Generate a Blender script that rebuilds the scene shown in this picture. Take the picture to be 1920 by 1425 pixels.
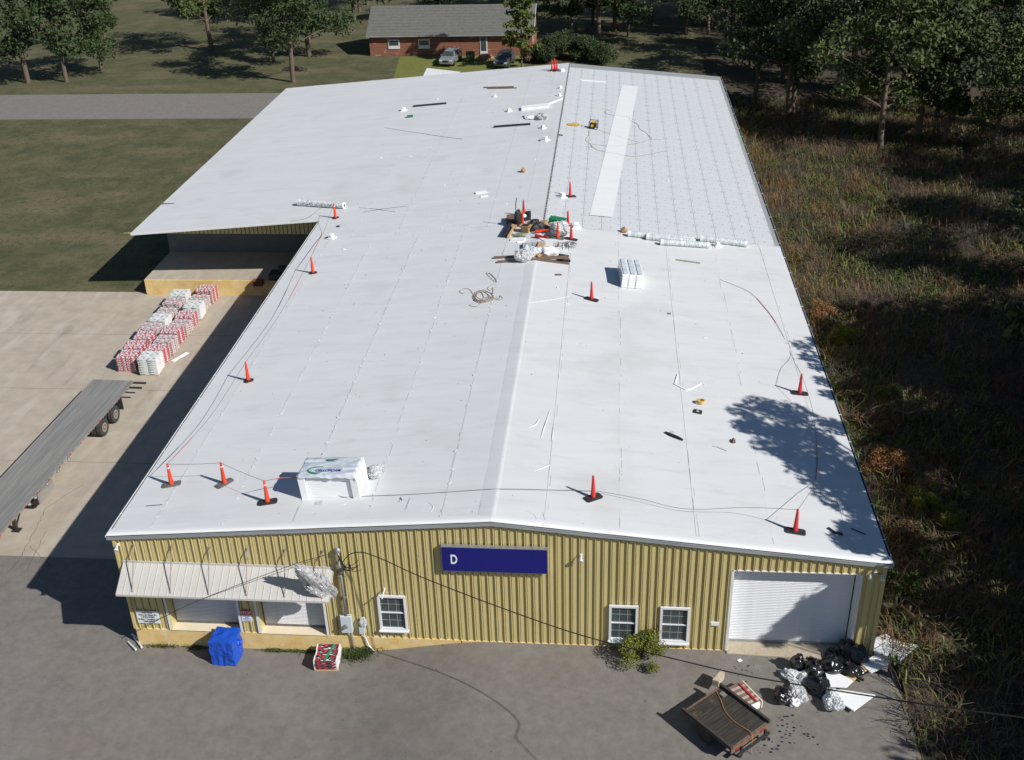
import bpy, bmesh, math, random
import numpy as np
from mathutils import Vector, Matrix, noise
R = math.radians
random.seed(7); rng = np.random.default_rng(7)
for o in list(bpy.data.objects): bpy.data.objects.remove(o)
C = bpy.context.scene.collection
SC = bpy.context.scene

# ------------------------------------------------------------------ camera, world, sun, exposure
CAM = Vector((19.7648, -33.8801, 30.9281)); PITCH, YAW, ROLL, FPX = .501243, -.0993266, -.0316362, 2037.3
Fv = Vector((math.sin(YAW)*math.cos(PITCH), math.cos(YAW)*math.cos(PITCH), -math.sin(PITCH)))
r0 = Vector((math.cos(YAW), -math.sin(YAW), 0)); u0 = r0.cross(Fv)
Rv = r0*math.cos(ROLL)+u0*math.sin(ROLL); Uv = -r0*math.sin(ROLL)+u0*math.cos(ROLL)
cam = bpy.data.objects.new('camera', bpy.data.cameras.new('camera')); C.objects.link(cam)
cam.matrix_world = Matrix(((Rv.x, Uv.x, -Fv.x, CAM.x), (Rv.y, Uv.y, -Fv.y, CAM.y), (Rv.z, Uv.z, -Fv.z, CAM.z), (0, 0, 0, 1)))
cam.data.sensor_width = 36; cam.data.lens = 36*FPX/1920; cam.data.clip_end = 2000; cam.data.clip_start = .5
SC.camera = cam
SUN_EL, SUN_AZ = R(38), R(-29)                      # azimuth from +X, counter-clockwise
SUN = Vector((math.cos(SUN_AZ)*math.cos(SUN_EL), math.sin(SUN_AZ)*math.cos(SUN_EL), math.sin(SUN_EL)))
w = bpy.data.worlds.new('World'); SC.world = w; w.use_nodes = True
nt = w.node_tree; bg = nt.nodes['Background']; sk = nt.nodes.new('ShaderNodeTexSky')
sk.sky_type = 'NISHITA'; sk.sun_disc = False; sk.sun_elevation = SUN_EL; sk.sun_rotation = R(119)
nt.links.new(sk.outputs[0], bg.inputs[0]); bg.inputs[1].default_value = .05; sk.dust_density = .2; sk.ozone_density = 4; sk.air_density = 1.1
sl = bpy.data.lights.new('sun', 'SUN'); sl.energy = 4.2; sl.angle = R(.53); sl.color = (1, .965, .91)
so = bpy.data.objects.new('sun', sl); C.objects.link(so)
so.rotation_euler = SUN.to_track_quat('Z', 'Y').to_euler(); so.location = (60, -40, 60)
SC.view_settings.view_transform = 'Standard'; SC.view_settings.look = 'None'
SC.view_settings.exposure = .34; SC.view_settings.gamma = 1; SC.view_settings.use_curve_mapping = False

# ------------------------------------------------------------------ measured place
W, H, RX, ZR, HR, YB, YS, YJ = 30.48, 4.9155, 15.425, 6.135, 4.68, 77.6, 32.2, 35.8
SL, SR = (ZR-H)/RX, -(ZR-HR)/(W-RX)
def zr(x): return H+SL*x if x <= RX else ZR+SR*(x-RX)
def ray(u, v): return Fv+Rv*((u-960)/FPX)-Uv*((v-712.5)/FPX)
def GZ(u, v, z=0): d = ray(u, v); return CAM+d*((z-CAM.z)/d.z)
def FY(u, v, y=0): d = ray(u, v); return CAM+d*((y-CAM.y)/d.y)
def RF(u, v, dz=0):
    d = ray(u, v)
    for s, k, left in ((SL, H, True), (SR, ZR-SR*RX, False)):
        t = (k+s*CAM.x-CAM.z)/(d.z-s*d.x); P = CAM+d*t
        if (P.x <= RX) == left: break
    P.z += dz; return P
def sst(a, b, t): t = max(0, min(1, (t-a)/(b-a))); return t*t*(3-2*t)
def gz(x, y):
    z = -.9+.86*sst(8.6, 15.5, x)
    if x < 9: z -= .3*sst(-1, 9, y)
    if x > 31: z -= .5*sst(31, 40, x)
    return z
def GG(u, v):
    P = GZ(u, v, -.5)
    for _ in range(12): P = GZ(u, v, gz(P.x, P.y))
    return P

# ------------------------------------------------------------------ materials
MATS = {}
def mat(name, c1, c2=None, scale=4, rough=.6, bump=0, bscale=None, metal=0, stretch=(1, 1, 1), detail=6, lo=.35, hi=.65, trans=0, spec=.5, alpha=1, extra=None):
    m = bpy.data.materials.new(name); m.use_nodes = True; n = m.node_tree; p = n.nodes['Principled BSDF']
    p.inputs['Base Color'].default_value = (*c1, 1); p.inputs['Roughness'].default_value = rough; p.inputs['Metallic'].default_value = metal
    p.inputs['Specular IOR Level'].default_value = spec; p.inputs['Transmission Weight'].default_value = trans; p.inputs['Alpha'].default_value = alpha
    tc = n.nodes.new('ShaderNodeTexCoord'); mp = n.nodes.new('ShaderNodeMapping'); mp.inputs['Scale'].default_value = stretch
    n.links.new(tc.outputs['Object'], mp.inputs[0])
    col = None
    if c2:
        t = n.nodes.new('ShaderNodeTexNoise'); t.inputs['Scale'].default_value = scale; t.inputs['Detail'].default_value = detail; t.inputs['Roughness'].default_value = .65
        n.links.new(mp.outputs[0], t.inputs[0]); cr = n.nodes.new('ShaderNodeValToRGB')
        cr.color_ramp.elements[0].position = lo; cr.color_ramp.elements[1].position = hi
        cr.color_ramp.elements[0].color = (*c1, 1); cr.color_ramp.elements[1].color = (*c2, 1)
        n.links.new(t.outputs[0], cr.inputs[0]); n.links.new(cr.outputs[0], p.inputs['Base Color']); col = cr.outputs[0]
    if bump:
        t = n.nodes.new('ShaderNodeTexNoise'); t.inputs['Scale'].default_value = bscale or scale*3; t.inputs['Detail'].default_value = 8
        n.links.new(mp.outputs[0], t.inputs[0]); b = n.nodes.new('ShaderNodeBump'); b.inputs['Strength'].default_value = 1; b.inputs['Distance'].default_value = bump
        n.links.new(t.outputs[0], b.inputs['Height']); n.links.new(b.outputs[0], p.inputs['Normal'])
    if extra: extra(n, p, mp, col)
    MATS[name] = m; return m
def overlay(color, scale, lo, hi, stretch=(1, 1, 1), kind='noise', amt=1, seed=0):
    def f(n, p, mp, col):
        m2 = n.nodes.new('ShaderNodeMapping'); m2.inputs['Scale'].default_value = stretch; m2.inputs['Location'].default_value = (seed, seed*2.3, 0)
        tc = n.nodes.new('ShaderNodeTexCoord'); n.links.new(tc.outputs['Object'], m2.inputs[0])
        t = n.nodes.new('ShaderNodeTexNoise' if kind == 'noise' else 'ShaderNodeTexVoronoi'); t.inputs['Scale'].default_value = scale
        n.links.new(m2.outputs[0], t.inputs[0]); r = n.nodes.new('ShaderNodeMapRange'); r.inputs[1].default_value = lo; r.inputs[2].default_value = hi
        r.inputs[4].default_value = amt
        if kind == 'noise': t.inputs['Detail'].default_value = 8
        n.links.new(t.outputs[0], r.inputs[0]); mx = n.nodes.new('ShaderNodeMix'); mx.data_type = 'RGBA'
        n.links.new(r.outputs[0], mx.inputs[0]); mx.inputs[7].default_value = (*color, 1)
        src = p.inputs['Base Color']
        if src.is_linked: n.links.new(src.links[0].from_socket, mx.inputs[6])
        else: mx.inputs[6].default_value = src.default_value
        n.links.new(mx.outputs[2], src)
    return f
def many(*fs):
    def f(n, p, mp, col):
        for g in fs: g(n, p, mp, col)
    return f
tpo = mat('membrane', (.60, .612, .622), (.64, .648, .655), scale=.5, rough=.62, spec=.25, bump=.012, bscale=1.6, stretch=(.35, 2.0, 1),
          extra=many(overlay((.50, .505, .505), 1.1, .56, .78, (.5, 1.6, 1), amt=.5), overlay((.33, .31, .28), 9, .70, .80, (.35, 1, 1), amt=.6, seed=3), overlay((.47, .46, .45), .28, .58, .8, amt=.5, seed=9)))
facer = mat('board_facer', (.58, .60, .62), (.63, .65, .67), scale=1.2, rough=.45, bump=.004, bscale=3, stretch=(.5, 2, 1), extra=overlay((.72, .73, .75), 2, .62, .75, (.3, 3, 1), amt=.6))
tponew = mat('new_membrane', (.72, .725, .73), (.76, .765, .77), scale=.8, rough=.5, bump=.003, bscale=2, stretch=(.4, 2, 1))
foam = mat('white_foam', (.86, .87, .88), (.80, .81, .82), scale=2, rough=.6, bump=.002, bscale=12)
wrap = mat('plastic_wrap', (.42, .48, .54), (.66, .70, .74), scale=2.2, rough=.22, bump=.02, bscale=4, stretch=(.5, 2.5, 1), spec=.6)
clear = mat('clear_plastic', (.42, .44, .46), (.82, .84, .86), scale=7, rough=.15, bump=.02, bscale=9, spec=.8, alpha=.75)
silver = mat('silver_plastic', (.35, .35, .36), (.8, .8, .82), scale=7, rough=.14, bump=.02, bscale=8, metal=.35, spec=.8, alpha=.9)
tan = mat('tan_painted_metal', (.55, .455, .205), (.585, .49, .228), scale=1.2, rough=.42, bump=.003, bscale=3, stretch=(1, 1, .25),
          extra=many(overlay((.50, .42, .20), .8, .60, .78, (1.5, 1, .5), amt=.5, seed=4), overlay((.30, .25, .15), 6, .72, .8, (1, 1, .12), amt=.5, seed=8)))
trimw = mat('white_trim', (.74, .75, .76), (.66, .67, .68), scale=3, rough=.35)
gut = mat('grey_gutter', (.30, .32, .34), (.42, .44, .46), scale=1.5, rough=.4, metal=.25, stretch=(.3, 1, 1))
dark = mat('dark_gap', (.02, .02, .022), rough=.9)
doorw = mat('white_slat_paint', (.74, .75, .77), (.66, .67, .69), scale=1.5, rough=.4, extra=overlay((.42, .36, .30), 1.4, .6, .8, (.3, 1, 3), amt=.45))
doorw2 = mat('dirty_slat_paint', (.70, .70, .71), (.60, .60, .60), scale=1.5, rough=.45, extra=overlay((.34, .28, .22), .9, .55, .8, (.25, 1, 2.5), amt=.55))
yconc = mat('yellow_painted_concrete', (.66, .46, .17), (.72, .55, .27), scale=1.3, rough=.85, bump=.01, bscale=14,
            extra=many(overlay((.60, .36, .10), 1.1, .52, .7, amt=.7, seed=2), overlay((.66, .62, .54), 3.0, .6, .68, (.7, 1, 1.6), amt=.75, seed=5), overlay((.12, .10, .08), 7, .68, .75, amt=.8, seed=11)))
sillc = mat('worn_cream_concrete', (.72, .60, .38), (.70, .64, .54), scale=4, rough=.9, bump=.01, bscale=20, extra=overlay((.25, .2, .15), 6, .68, .74, amt=.6))
conc = mat('bare_concrete', (.36, .315, .25), (.44, .385, .31), scale=.9, rough=.9, bump=.006, bscale=20,
           extra=many(overlay((.50, .45, .38), .5, .55, .72, (2, .5, 1), amt=.7, seed=2), overlay((.22, .20, .17), .35, .6, .75, (2.2, .5, 1), amt=.6, seed=6), overlay((.10, .09, .08), 5, .74, .78, amt=.8, seed=3)))
asph = mat('asphalt', (.158, .143, .128), (.208, .190, .171), scale=2.6, rough=.93, bump=.012, bscale=40, detail=10,
           extra=many(overlay((.24, .222, .20), .8, .5, .8, amt=.4, seed=1), overlay((.11, .10, .095), .5, .54, .8, (1, 2.4, 1), amt=.3, seed=5), overlay((.19, .14, .11), .22, .6, .75, (1, 2.5, 1), amt=.4, seed=15), overlay((.09, .085, .08), 30, .62, .72, amt=.6, seed=21), overlay((.26, .24, .22), 22, .60, .72, amt=.6, seed=7), overlay((.04, .038, .036), 4.2, .715, .745, amt=.85, seed=12)))
soil = mat('leaf_litter', (.035, .026, .016), (.075, .055, .032), scale=3, rough=1, bump=.05, bscale=9)
lawnm = mat('lawn_grass', (.11, .125, .02), (.17, .17, .035), scale=3, rough=1, bump=.03, bscale=20)
blk = mat('black_rubber', (.022, .022, .024), (.04, .04, .042), scale=9, rough=.55)
blkg = mat('grey_worn_rubber', (.10, .095, .09), (.17, .16, .15), scale=9, rough=.7)
orange = mat('orange_plastic', (.80, .062, .012), (.72, .05, .012), scale=4, rough=.4)
orange_shade = mat('shaded_orange_plastic', (.62, .022, .018), (.55, .02, .016), scale=4, rough=.42)  # same orange cones, with their shading put into a redder colour
redl = mat('red_flag', (.45, .03, .03), rough=.6)
ropem = mat('grey_rope', (.13, .10, .09), rough=.8)
cordb = mat('brown_cord', (.23, .17, .11), rough=.7)
cordy = mat('yellow_cord', (.62, .40, .09), rough=.6)
cordk = mat('black_cord', (.015, .015, .015), rough=.5)
wood = mat('weathered_brown_board', (.16, .10, .072), (.22, .15, .11), scale=3, rough=.8, stretch=(.3, 3, 3))
woodl = mat('pale_lumber', (.52, .36, .18), (.60, .44, .25), scale=3, rough=.8, stretch=(.3, 3, 3))
woodd = mat('old_dark_timber', (.022, .019, .016), (.052, .045, .038), scale=3, rough=.9, stretch=(3, .4, 3), extra=overlay((.25, .17, .07), 1.5, .6, .75, amt=.6))
card = mat('cardboard', (.42, .26, .13), (.34, .20, .10), scale=4, rough=.85)
green = mat('green_metal', (.012, .20, .085), (.01, .17, .07), scale=4, rough=.4)
bluet = mat('blue_tarp', (.012, .085, .52), (.010, .07, .45), scale=4, rough=.38, bump=.02, bscale=5)
bluew = mat('shade_blue_foam', (.60, .66, .74), (.7, .74, .8), scale=3, rough=.4, bump=.02, bscale=3)  # white foam with the blue of the shade put into its colour
signb = mat('navy_sign', (.008, .010, .16), rough=.3)
signw = mat('sign_white', (.78, .79, .82), rough=.4)
inkk = mat('ink_black', (.02, .02, .03), rough=.5)
inkb = mat('ink_blue', (.03, .06, .28), rough=.5)
inkg = mat('ink_green', (.03, .25, .15), rough=.5)
inkr = mat('ink_red', (.50, .02, .03), rough=.5)
glass = mat('window_glass', (.035, .05, .055), (.07, .085, .09), scale=2, rough=.08, spec=.8)
steel = mat('galvanised_steel', (.34, .35, .36), (.42, .43, .44), scale=5, rough=.4, metal=.6)
pipeg = mat('grey_conduit', (.26, .27, .28), (.32, .33, .34), scale=5, rough=.45, metal=.3)
boxg = mat('pale_grey_box', (.56, .62, .64), (.5, .56, .58), scale=3, rough=.4)
canm = mat('off_white_metal', (.50, .48, .455), (.55, .53, .50), scale=2, rough=.4, stretch=(1, .3, 1), extra=overlay((.36, .32, .27), 5, .66, .76, amt=.6))
rust = mat('rusty_steel', (.13, .07, .045), (.2, .12, .08), scale=6, rough=.8)
alum = mat('aluminium_deck', (.27, .255, .235), (.40, .38, .35), scale=2, rough=.45, metal=.35, stretch=(3, .15, 1))
bagk = mat('black_plastic', (.012, .012, .014), (.02, .02, .023), scale=4, rough=.2, bump=.03, bscale=7, spec=.7)
tape = mat('ribbed_silver', (.40, .42, .44), (.5, .52, .54), scale=8, rough=.4)
yellow = mat('yellow_plastic', (.72, .42, .02), rough=.4)
bark = mat('bark', (.10, .075, .055), (.16, .12, .09), scale=6, rough=.95, stretch=(2, 2, .4), bump=.02)
leaf = mat('dark_leaf', (.022, .042, .012), (.05, .075, .02), scale=1.5, rough=.75)
leafp = mat('pine_needle', (.065, .095, .012), (.11, .135, .02), scale=1.2, rough=.8)
leafv = mat('vine_green', (.035, .058, .012), (.085, .11, .02), scale=.8, rough=.75)
leafy = mat('yellow_green_leaf', (.12, .15, .018), (.18, .19, .03), scale=1.5, rough=.75)
dry = mat('dry_stem', (.10, .06, .028), (.20, .13, .065), scale=.9, rough=.9)
dryo = mat('rust_brown_stem', (.21, .10, .04), (.30, .16, .07), scale=1.2, rough=.9)
twig = mat('grey_twig', (.05, .04, .034), (.13, .105, .09), scale=.9, rough=.9)
shing = mat('grey_shingle', (.11, .11, .098), (.145, .145, .13), scale=3, rough=.95, bump=.01, bscale=20)
tyre = mat('tyre_rubber', (.03, .03, .03), (.05, .048, .045), scale=6, rough=.8)
chrome = mat('wheel_metal', (.5, .48, .45), (.6, .58, .55), scale=5, rough=.3, metal=.7)
carg = mat('grey_car_paint', (.13, .14, .155), rough=.25, metal=.4, spec=.6)
cars = mat('silver_car_paint', (.34, .36, .38), rough=.25, metal=.4, spec=.6)
def brickmat():
    m = mat('brick_wall', (.25, .07, .035), rough=.9)
    n = m.node_tree; p = n.nodes['Principled BSDF']; b = n.nodes.new('ShaderNodeTexBrick'); tc = n.nodes.new('ShaderNodeTexCoord'); mp = n.nodes.new('ShaderNodeMapping')
    mp.inputs['Rotation'].default_value = (R(90), 0, 0); n.links.new(tc.outputs['Object'], mp.inputs[0]); n.links.new(mp.outputs[0], b.inputs[0])
    b.inputs['Scale'].default_value = 4.5; b.inputs['Color1'].default_value = (.27, .075, .035, 1); b.inputs['Color2'].default_value = (.17, .045, .022, 1); b.inputs['Mortar'].default_value = (.42, .33, .26, 1)
    b.inputs['Mortar Size'].default_value = .014; b.inputs['Bias'].default_value = 0
    n.links.new(b.outputs[0], p.inputs['Base Color']); overlay((.55, .42, .34), 1.3, .62, .66, (.6, 1, 3), amt=.8)(n, p, None, None); return m
brick = brickmat()
def printmat(name, cols, scale, stretch=(1, 1, 1)):
    m = mat(name, cols[0], rough=.4); n = m.node_tree; p = n.nodes['Principled BSDF']; v = n.nodes.new('ShaderNodeTexVoronoi'); v.distance = 'CHEBYCHEV'
    tc = n.nodes.new('ShaderNodeTexCoord'); mp = n.nodes.new('ShaderNodeMapping'); mp.inputs['Scale'].default_value = stretch
    n.links.new(tc.outputs['Object'], mp.inputs[0]); n.links.new(mp.outputs[0], v.inputs[0]); v.inputs['Scale'].default_value = scale
    s = n.nodes.new('ShaderNodeSeparateColor'); n.links.new(v.outputs['Color'], s.inputs[0]); cr = n.nodes.new('ShaderNodeValToRGB'); cr.color_ramp.interpolation = 'CONSTANT'
    e = cr.color_ramp.elements; e[0].position = 0; e[0].color = (*cols[0], 1); e[1].position = 1/len(cols); e[1].color = (*cols[1], 1)
    for i in range(2, len(cols)): x = e.new(i/len(cols)); x.color = (*cols[i], 1)
    n.links.new(s.outputs[0], cr.inputs[0]); n.links.new(cr.outputs[0], p.inputs['Base Color']); return m
WH, BK, CR_, GN = (.72, .72, .72), (.03, .03, .035), (.50, .03, .05), (.02, .22, .1)
pr_red = printmat('crimson_printed_wrap', [WH, CR_, WH, CR_, (.30, .03, .06), (.5, .5, .5)], 9, (2, 1, 2))
pr_blk = printmat('black_white_printed_wrap', [WH, BK, WH, (.4, .4, .4), CR_, (.6, .6, .6)], 10, (1, 2, 2))
pr_wht = printmat('white_green_printed_wrap', [WH, WH, (.66, .67, .66), WH, (.05, .2, .15), WH], 6, (1, 3, 2))
pr_shg = printmat('black_red_printed_wrap', [BK, (.05, .05, .055), CR_, BK, WH, BK], 9, (1, 2.4, 2))
pr_roll = printmat('translucent_printed_wrap', [(.5, .545, .56), (.6, .64, .65), (.44, .49, .51), (.66, .69, .7)], 5, (3, 1, 1))

# ------------------------------------------------------------------ builders
class MB:
    def __init__(s): s.v = []; s.f = []
    def add(s, vs, fs, M=None):
        k = len(s.v); s.v += [tuple(M @ Vector(v)) if M else tuple(v) for v in vs]; s.f += [tuple(i+k for i in f) for f in fs]; return s
    def box(s, c, d, rz=0, M=None, taper=1):
        x, y, z = d[0]/2, d[1]/2, d[2]/2; vs = []
        for k, t in ((-z, 1), (z, taper)):
            for a, b in ((-x, -y), (x, -y), (x, y), (-x, y)):
                a *= t; b *= t; vs.append((c[0]+a*math.cos(rz)-b*math.sin(rz), c[1]+a*math.sin(rz)+b*math.cos(rz), c[2]+k))
        return s.add(vs, [(3, 2, 1, 0), (4, 5, 6, 7), (0, 1, 5, 4), (1, 2, 6, 5), (2, 3, 7, 6), (3, 0, 4, 7)], M)
    def bar(s, a, b, wd, th=None):
        a, b = Vector(a), Vector(b); d = b-a; L = d.length; q = d.to_track_quat('X', 'Z').to_matrix().to_4x4()
        return s.box((0, 0, 0), (L, wd, th or wd), M=Matrix.Translation((a+b)/2) @ q)
    def tube(s, pts, r, n=6, cap=True):
        pts = [Vector(p) for p in pts]; rr = r if isinstance(r, (list, tuple)) else [r]*len(pts); k0 = len(s.v); up = Vector((0, 0, 1)); pu = None
        for i, p in enumerate(pts):
            t = (pts[min(i+1, len(pts)-1)]-pts[max(i-1, 0)]); t = t.normalized() if t.length > 1e-9 else Vector((0, 0, 1))
            if pu is None: pu = t.cross(Vector((0, 0, 1)) if abs(t.z) < .9 else Vector((1, 0, 0))).normalized()
            pu = pu-t*pu.dot(t)
            pu = pu.normalized() if pu.length > 1e-6 else t.orthogonal().normalized()
            pv = t.cross(pu)
            for j in range(n): a = 2*math.pi*j/n; s.v.append(tuple(p+(pu*math.cos(a)+pv*math.sin(a))*rr[i]))
        for i in range(len(pts)-1):
            for j in range(n): a = k0+i*n+j; b = k0+i*n+(j+1) % n; s.f.append((a, b, b+n, a+n))
        if cap: s.f.append(tuple(k0+j for j in reversed(range(n)))); s.f.append(tuple(k0+(len(pts)-1)*n+j for j in range(n)))
        return s
    def lathe(s, prof, n=16, c=(0, 0, 0)):
        return s.tube([(c[0], c[1], c[2]+z) for r, z in prof], [r for r, z in prof], n)
    def prism(s, poly, z0, z1, M=None):
        n = len(poly); vs = [(x, y, z0) for x, y in poly]+[(x, y, z1) for x, y in poly]
        return s.add(vs, [tuple(reversed(range(n))), tuple(range(n, 2*n))]+[(i, (i+1) % n, n+(i+1) % n, n+i) for i in range(n)], M)
    def mesh(s, name, m, smooth=False):
        me = bpy.data.meshes.new(name); me.from_pydata(s.v, [], s.f); me.materials.append(m)
        if smooth: me.polygons.foreach_set('use_smooth', [True]*len(me.polygons))
        me.update(); return me
    def build(s, name, m, parent=None, smooth=False, bevel=0):
        return link(name, s.mesh(name, m, smooth), parent, bevel)
def link(name, me, parent=None, bevel=0):
    o = bpy.data.objects.new(name, me); C.objects.link(o)
    if parent: o.parent = parent
    if bevel: b = o.modifiers.new('bevel', 'BEVEL'); b.width = bevel; b.segments = 2; b.limit_method = 'ANGLE'
    return o
def tag(o, label, cat, group=None):
    o['label'] = label; o['category'] = cat
    if group: o['group'] = group
    return o
def struct(o): o['kind'] = 'structure'; return o
def stuff(o): o['kind'] = 'stuff'; return o
def empty(name, loc, rz=0, tilt=None):
    o = bpy.data.objects.new(name, None); C.objects.link(o); o.empty_display_size = .2
    M = Matrix.Rotation(rz, 4, 'Z')
    if tilt is not None: M = Matrix.Rotation(-math.atan(SL if tilt <= RX else SR), 4, 'Y') @ M
    o.location = loc; o.rotation_euler = M.to_euler(); return o
def on_roof(name, u, v, rz=0, dz=.004):
    P = RF(u, v, dz); return empty(name, P, rz, P.x)
def copy_tree(o, parent=None):
    c = o.copy(); C.objects.link(c); c.parent = parent
    for ch in [x for x in KIDS.get(o.name, [])]: copy_tree(ch, c)
    return c
KIDS = {}
def refresh():
    KIDS.clear()
    for o in bpy.data.objects:
        if o.parent: KIDS.setdefault(o.parent.name, []).append(o)
def crumple(name, m, parent, d, seed, sub=4, amp=.32, flat=True, loc=(0, 0, 0)):
    crisp = m.name in ('clear_plastic', 'silver_plastic', 'plastic_wrap')
    if crisp: sub = 5
    bm = bmesh.new(); bmesh.ops.create_icosphere(bm, subdivisions=sub, radius=1)
    for v in bm.verts:
        p = v.co.copy(); o = Vector((seed*3.1, seed*1.7, 0))
        k = 1+amp*1.1*noise.noise(p*1.3+o)+amp*.40*(.3-abs(noise.noise(p*2.8+o)))+amp*.22*(.3-abs(noise.noise(p*6+o)))+amp*.08*noise.noise(p*13+o)
        if crisp: k += amp*.45*(.25-abs(noise.noise(p*4+o*2)))+amp*.14*(.25-abs(noise.noise(p*9+o)))
        v.co = Vector((p.x*d[0]/2*k, p.y*d[1]/2*k, (p.z*.5+.42)*d[2]*k))
        if flat and v.co.z < .01: v.co.z = .01+.01*p.z
    for f in bm.faces: f.smooth = sub > 3 and not crisp
    me = bpy.data.meshes.new(name); bm.to_mesh(me); bm.free(); me.materials.append(m)
    o = link(name, me, parent); o.location = loc; return o
def np_mesh(name, verts, faces, m, parent=None):
    me = bpy.data.meshes.new(name); nv, nf, k = len(verts), len(faces), faces.shape[1]
    me.vertices.add(nv); me.vertices.foreach_set('co', verts.astype(np.float32).ravel()); me.loops.add(nf*k)
    me.loops.foreach_set('vertex_index', faces.astype(np.int32).ravel()); me.polygons.add(nf)
    me.polygons.foreach_set('loop_start', np.arange(0, nf*k, k, dtype=np.int32)); me.update(calc_edges=True); me.validate()
    me.materials.append(m); return link(name, me, parent)
def leaves(name, centers, radii, per, size, m, parent=None, asp=1.0, squash=.7):
    c = np.repeat(np.array(centers), per, 0); r = np.repeat(np.array(radii), per)[:, None]; n = len(c)
    d = rng.normal(size=(n, 3)); d /= np.linalg.norm(d, axis=1)[:, None]; d[:, 2] *= squash
    p = c+d*r*rng.random((n, 1))**.45
    a = rng.normal(size=(n, 3)); a /= np.linalg.norm(a, axis=1)[:, None]; b = np.cross(a, rng.normal(size=(n, 3))); b /= np.linalg.norm(b, axis=1)[:, None]
    s = size*(.6+.8*rng.random((n, 1)))
    v = np.stack([p-a*s*asp, p+b*s*.45, p+a*s*asp, p-b*s*.45], 1).reshape(-1, 3)
    return np_mesh(name, v, np.arange(4*n).reshape(-1, 4), m, parent)
def blades(name, xy, zf, hmin, hmax, wd, m, parent=None, lean=.8):
    n = len(xy); z = np.array([zf(x, y) for x, y in xy]); h = hmin+(hmax-hmin)*rng.random(n)
    a = rng.random(n)*2*np.pi; ln = h*lean*(.3+rng.random(n)); dx, dy = np.cos(a)*ln, np.sin(a)*ln; w2 = wd*(.6+.8*rng.random(n)); px, py = -np.sin(a)*w2, np.cos(a)*w2
    x, y = xy[:, 0], xy[:, 1]
    v = np.stack([np.stack([x-px, y-py, z], 1), np.stack([x+px, y+py, z], 1), np.stack([x+dx*.45+px*.8, y+dy*.45+py*.8, z+h*.75], 1), np.stack([x+dx*.45-px*.8, y+dy*.45-py*.8, z+h*.75], 1), np.stack([x+dx, y+dy, z+h*(.75+.3*rng.random(n))], 1)], 1).reshape(-1, 3)
    k = np.arange(n)[:, None]*5; f = np.concatenate([k+np.array([[0, 1, 2]]), k+np.array([[0, 2, 3]]), k+np.array([[3, 2, 4]])], 0)
    return np_mesh(name, v, f, m, parent)
def text(name, s, size, m, parent, loc, rot=(R(90), 0, 0), sx=1, bold=0, sh=0):
    cu = bpy.data.curves.new(name, 'FONT'); cu.body = s; cu.size = size; cu.align_x = 'CENTER'; cu.align_y = 'CENTER'; cu.offset = bold; cu.extrude = .001; cu.shear = sh
    t = bpy.data.objects.new('t', cu); C.objects.link(t); me = bpy.data.meshes.new_from_object(t.evaluated_get(bpy.context.evaluated_depsgraph_get()))
    bpy.data.objects.remove(t); me.materials.clear(); me.materials.append(m); me.name = name
    o = link(name, me, parent); o.location = loc; o.rotation_euler = rot; o.scale = (sx, 1, 1); return o
def spline(pts, k=8):
    pts = [Vector(p) for p in pts]; out = []; P = [pts[0]]+pts+[pts[-1]]
    for i in range(1, len(P)-2):
        for j in range(k):
            t = j/k; a, b, c, d = P[i-1], P[i], P[i+1], P[i+2]
            out.append(.5*((2*b)+(c-a)*t+(2*a-5*b+4*c-d)*t*t+(3*b-a-3*c+d)*t**3))
    return out+[pts[-1]]

# ------------------------------------------------------------------ ground
def sheet(name, x0, x1, y0, y1, st, m, dz=0):
    xs = np.linspace(x0, x1, max(2, round((x1-x0)/st)+1)); ys = np.linspace(y0, y1, max(2, round((y1-y0)/st)+1)); b = MB()
    for y in ys:
        for x in xs: b.v.append((x, y, gz(x, y)+dz))
    n = len(xs)
    for j in range(len(ys)-1):
        for i in range(n-1): k = j*n+i; b.f.append((k, k+1, k+1+n, k+n))
    return struct(b.build(name, m, smooth=True))
far = MB(); far.add([(-900, -900, -1.7), (900, -900, -1.7), (900, 1200, -1.7), (-900, 1200, -1.7)], [(0, 1, 2, 3)]); struct(far.build('ground', soil))
sheet('parking_lot', -60, 31.2, -50, .3, .5, asph)
sheet('side_drive', -60, .02, .3, 5.9, .7, asph)
sheet('loading_yard', -60, .02, 5.9, 37, 1, conc)
grs = mat('rough_grass', (.05, .058, .02), (.11, .10, .045), scale=.5, rough=1, bump=.08, bscale=9, detail=12, extra=many(overlay((.15, .12, .065), .12, .5, .66, (1, 2, 1), amt=.7), overlay((.04, .045, .015), 2.5, .5, .7, amt=.7, seed=4)))
sf = MB().add([(-90, 37, -1.2), (.1, 37, -1.2), (.1, 79, .0), (-90, 79, .0)], [(0, 1, 2, 3)]); struct(sf.build('side_field', grs))
sheet('woodland_floor', 30.2, 130, .3, 200, 2, soil)
sheet('roadside_ground', 31.2, 46.2, -50, .3, .5, soil, -.004); sheet('roadside_verge', 46.2, 130, -50, .3, 2, soil, -.004)
byg = MB().add([(-90, 79, -.01), (31, 79, -.01), (31, 300, -.01), (-90, 300, -.01)], [(0, 1, 2, 3)]); struct(byg.build('back_yard_ground', grs))
lawn = MB(); lw = [GZ(u, v, 0) for u, v in [(858, 140), (872, 112), (935, 112), (932, 140)]]
lawn.add([(-6, 92, -.9), (8.5, 92, -.9), (9, 109.9, -.9), (-8, 109.9, -.9)], [(0, 1, 2, 3)])
GB = 0.0
struct(lawn.build('lawn', lawnm)); bpy.data.objects['lawn'].location.z = .9+GB
drive = MB().add([(-60, 80, .012), (31, 80, .012), (31, 91, .012), (-60, 91, .012)], [(0, 1, 2, 3)]); struct(drive.build('driveway', asph))
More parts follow.
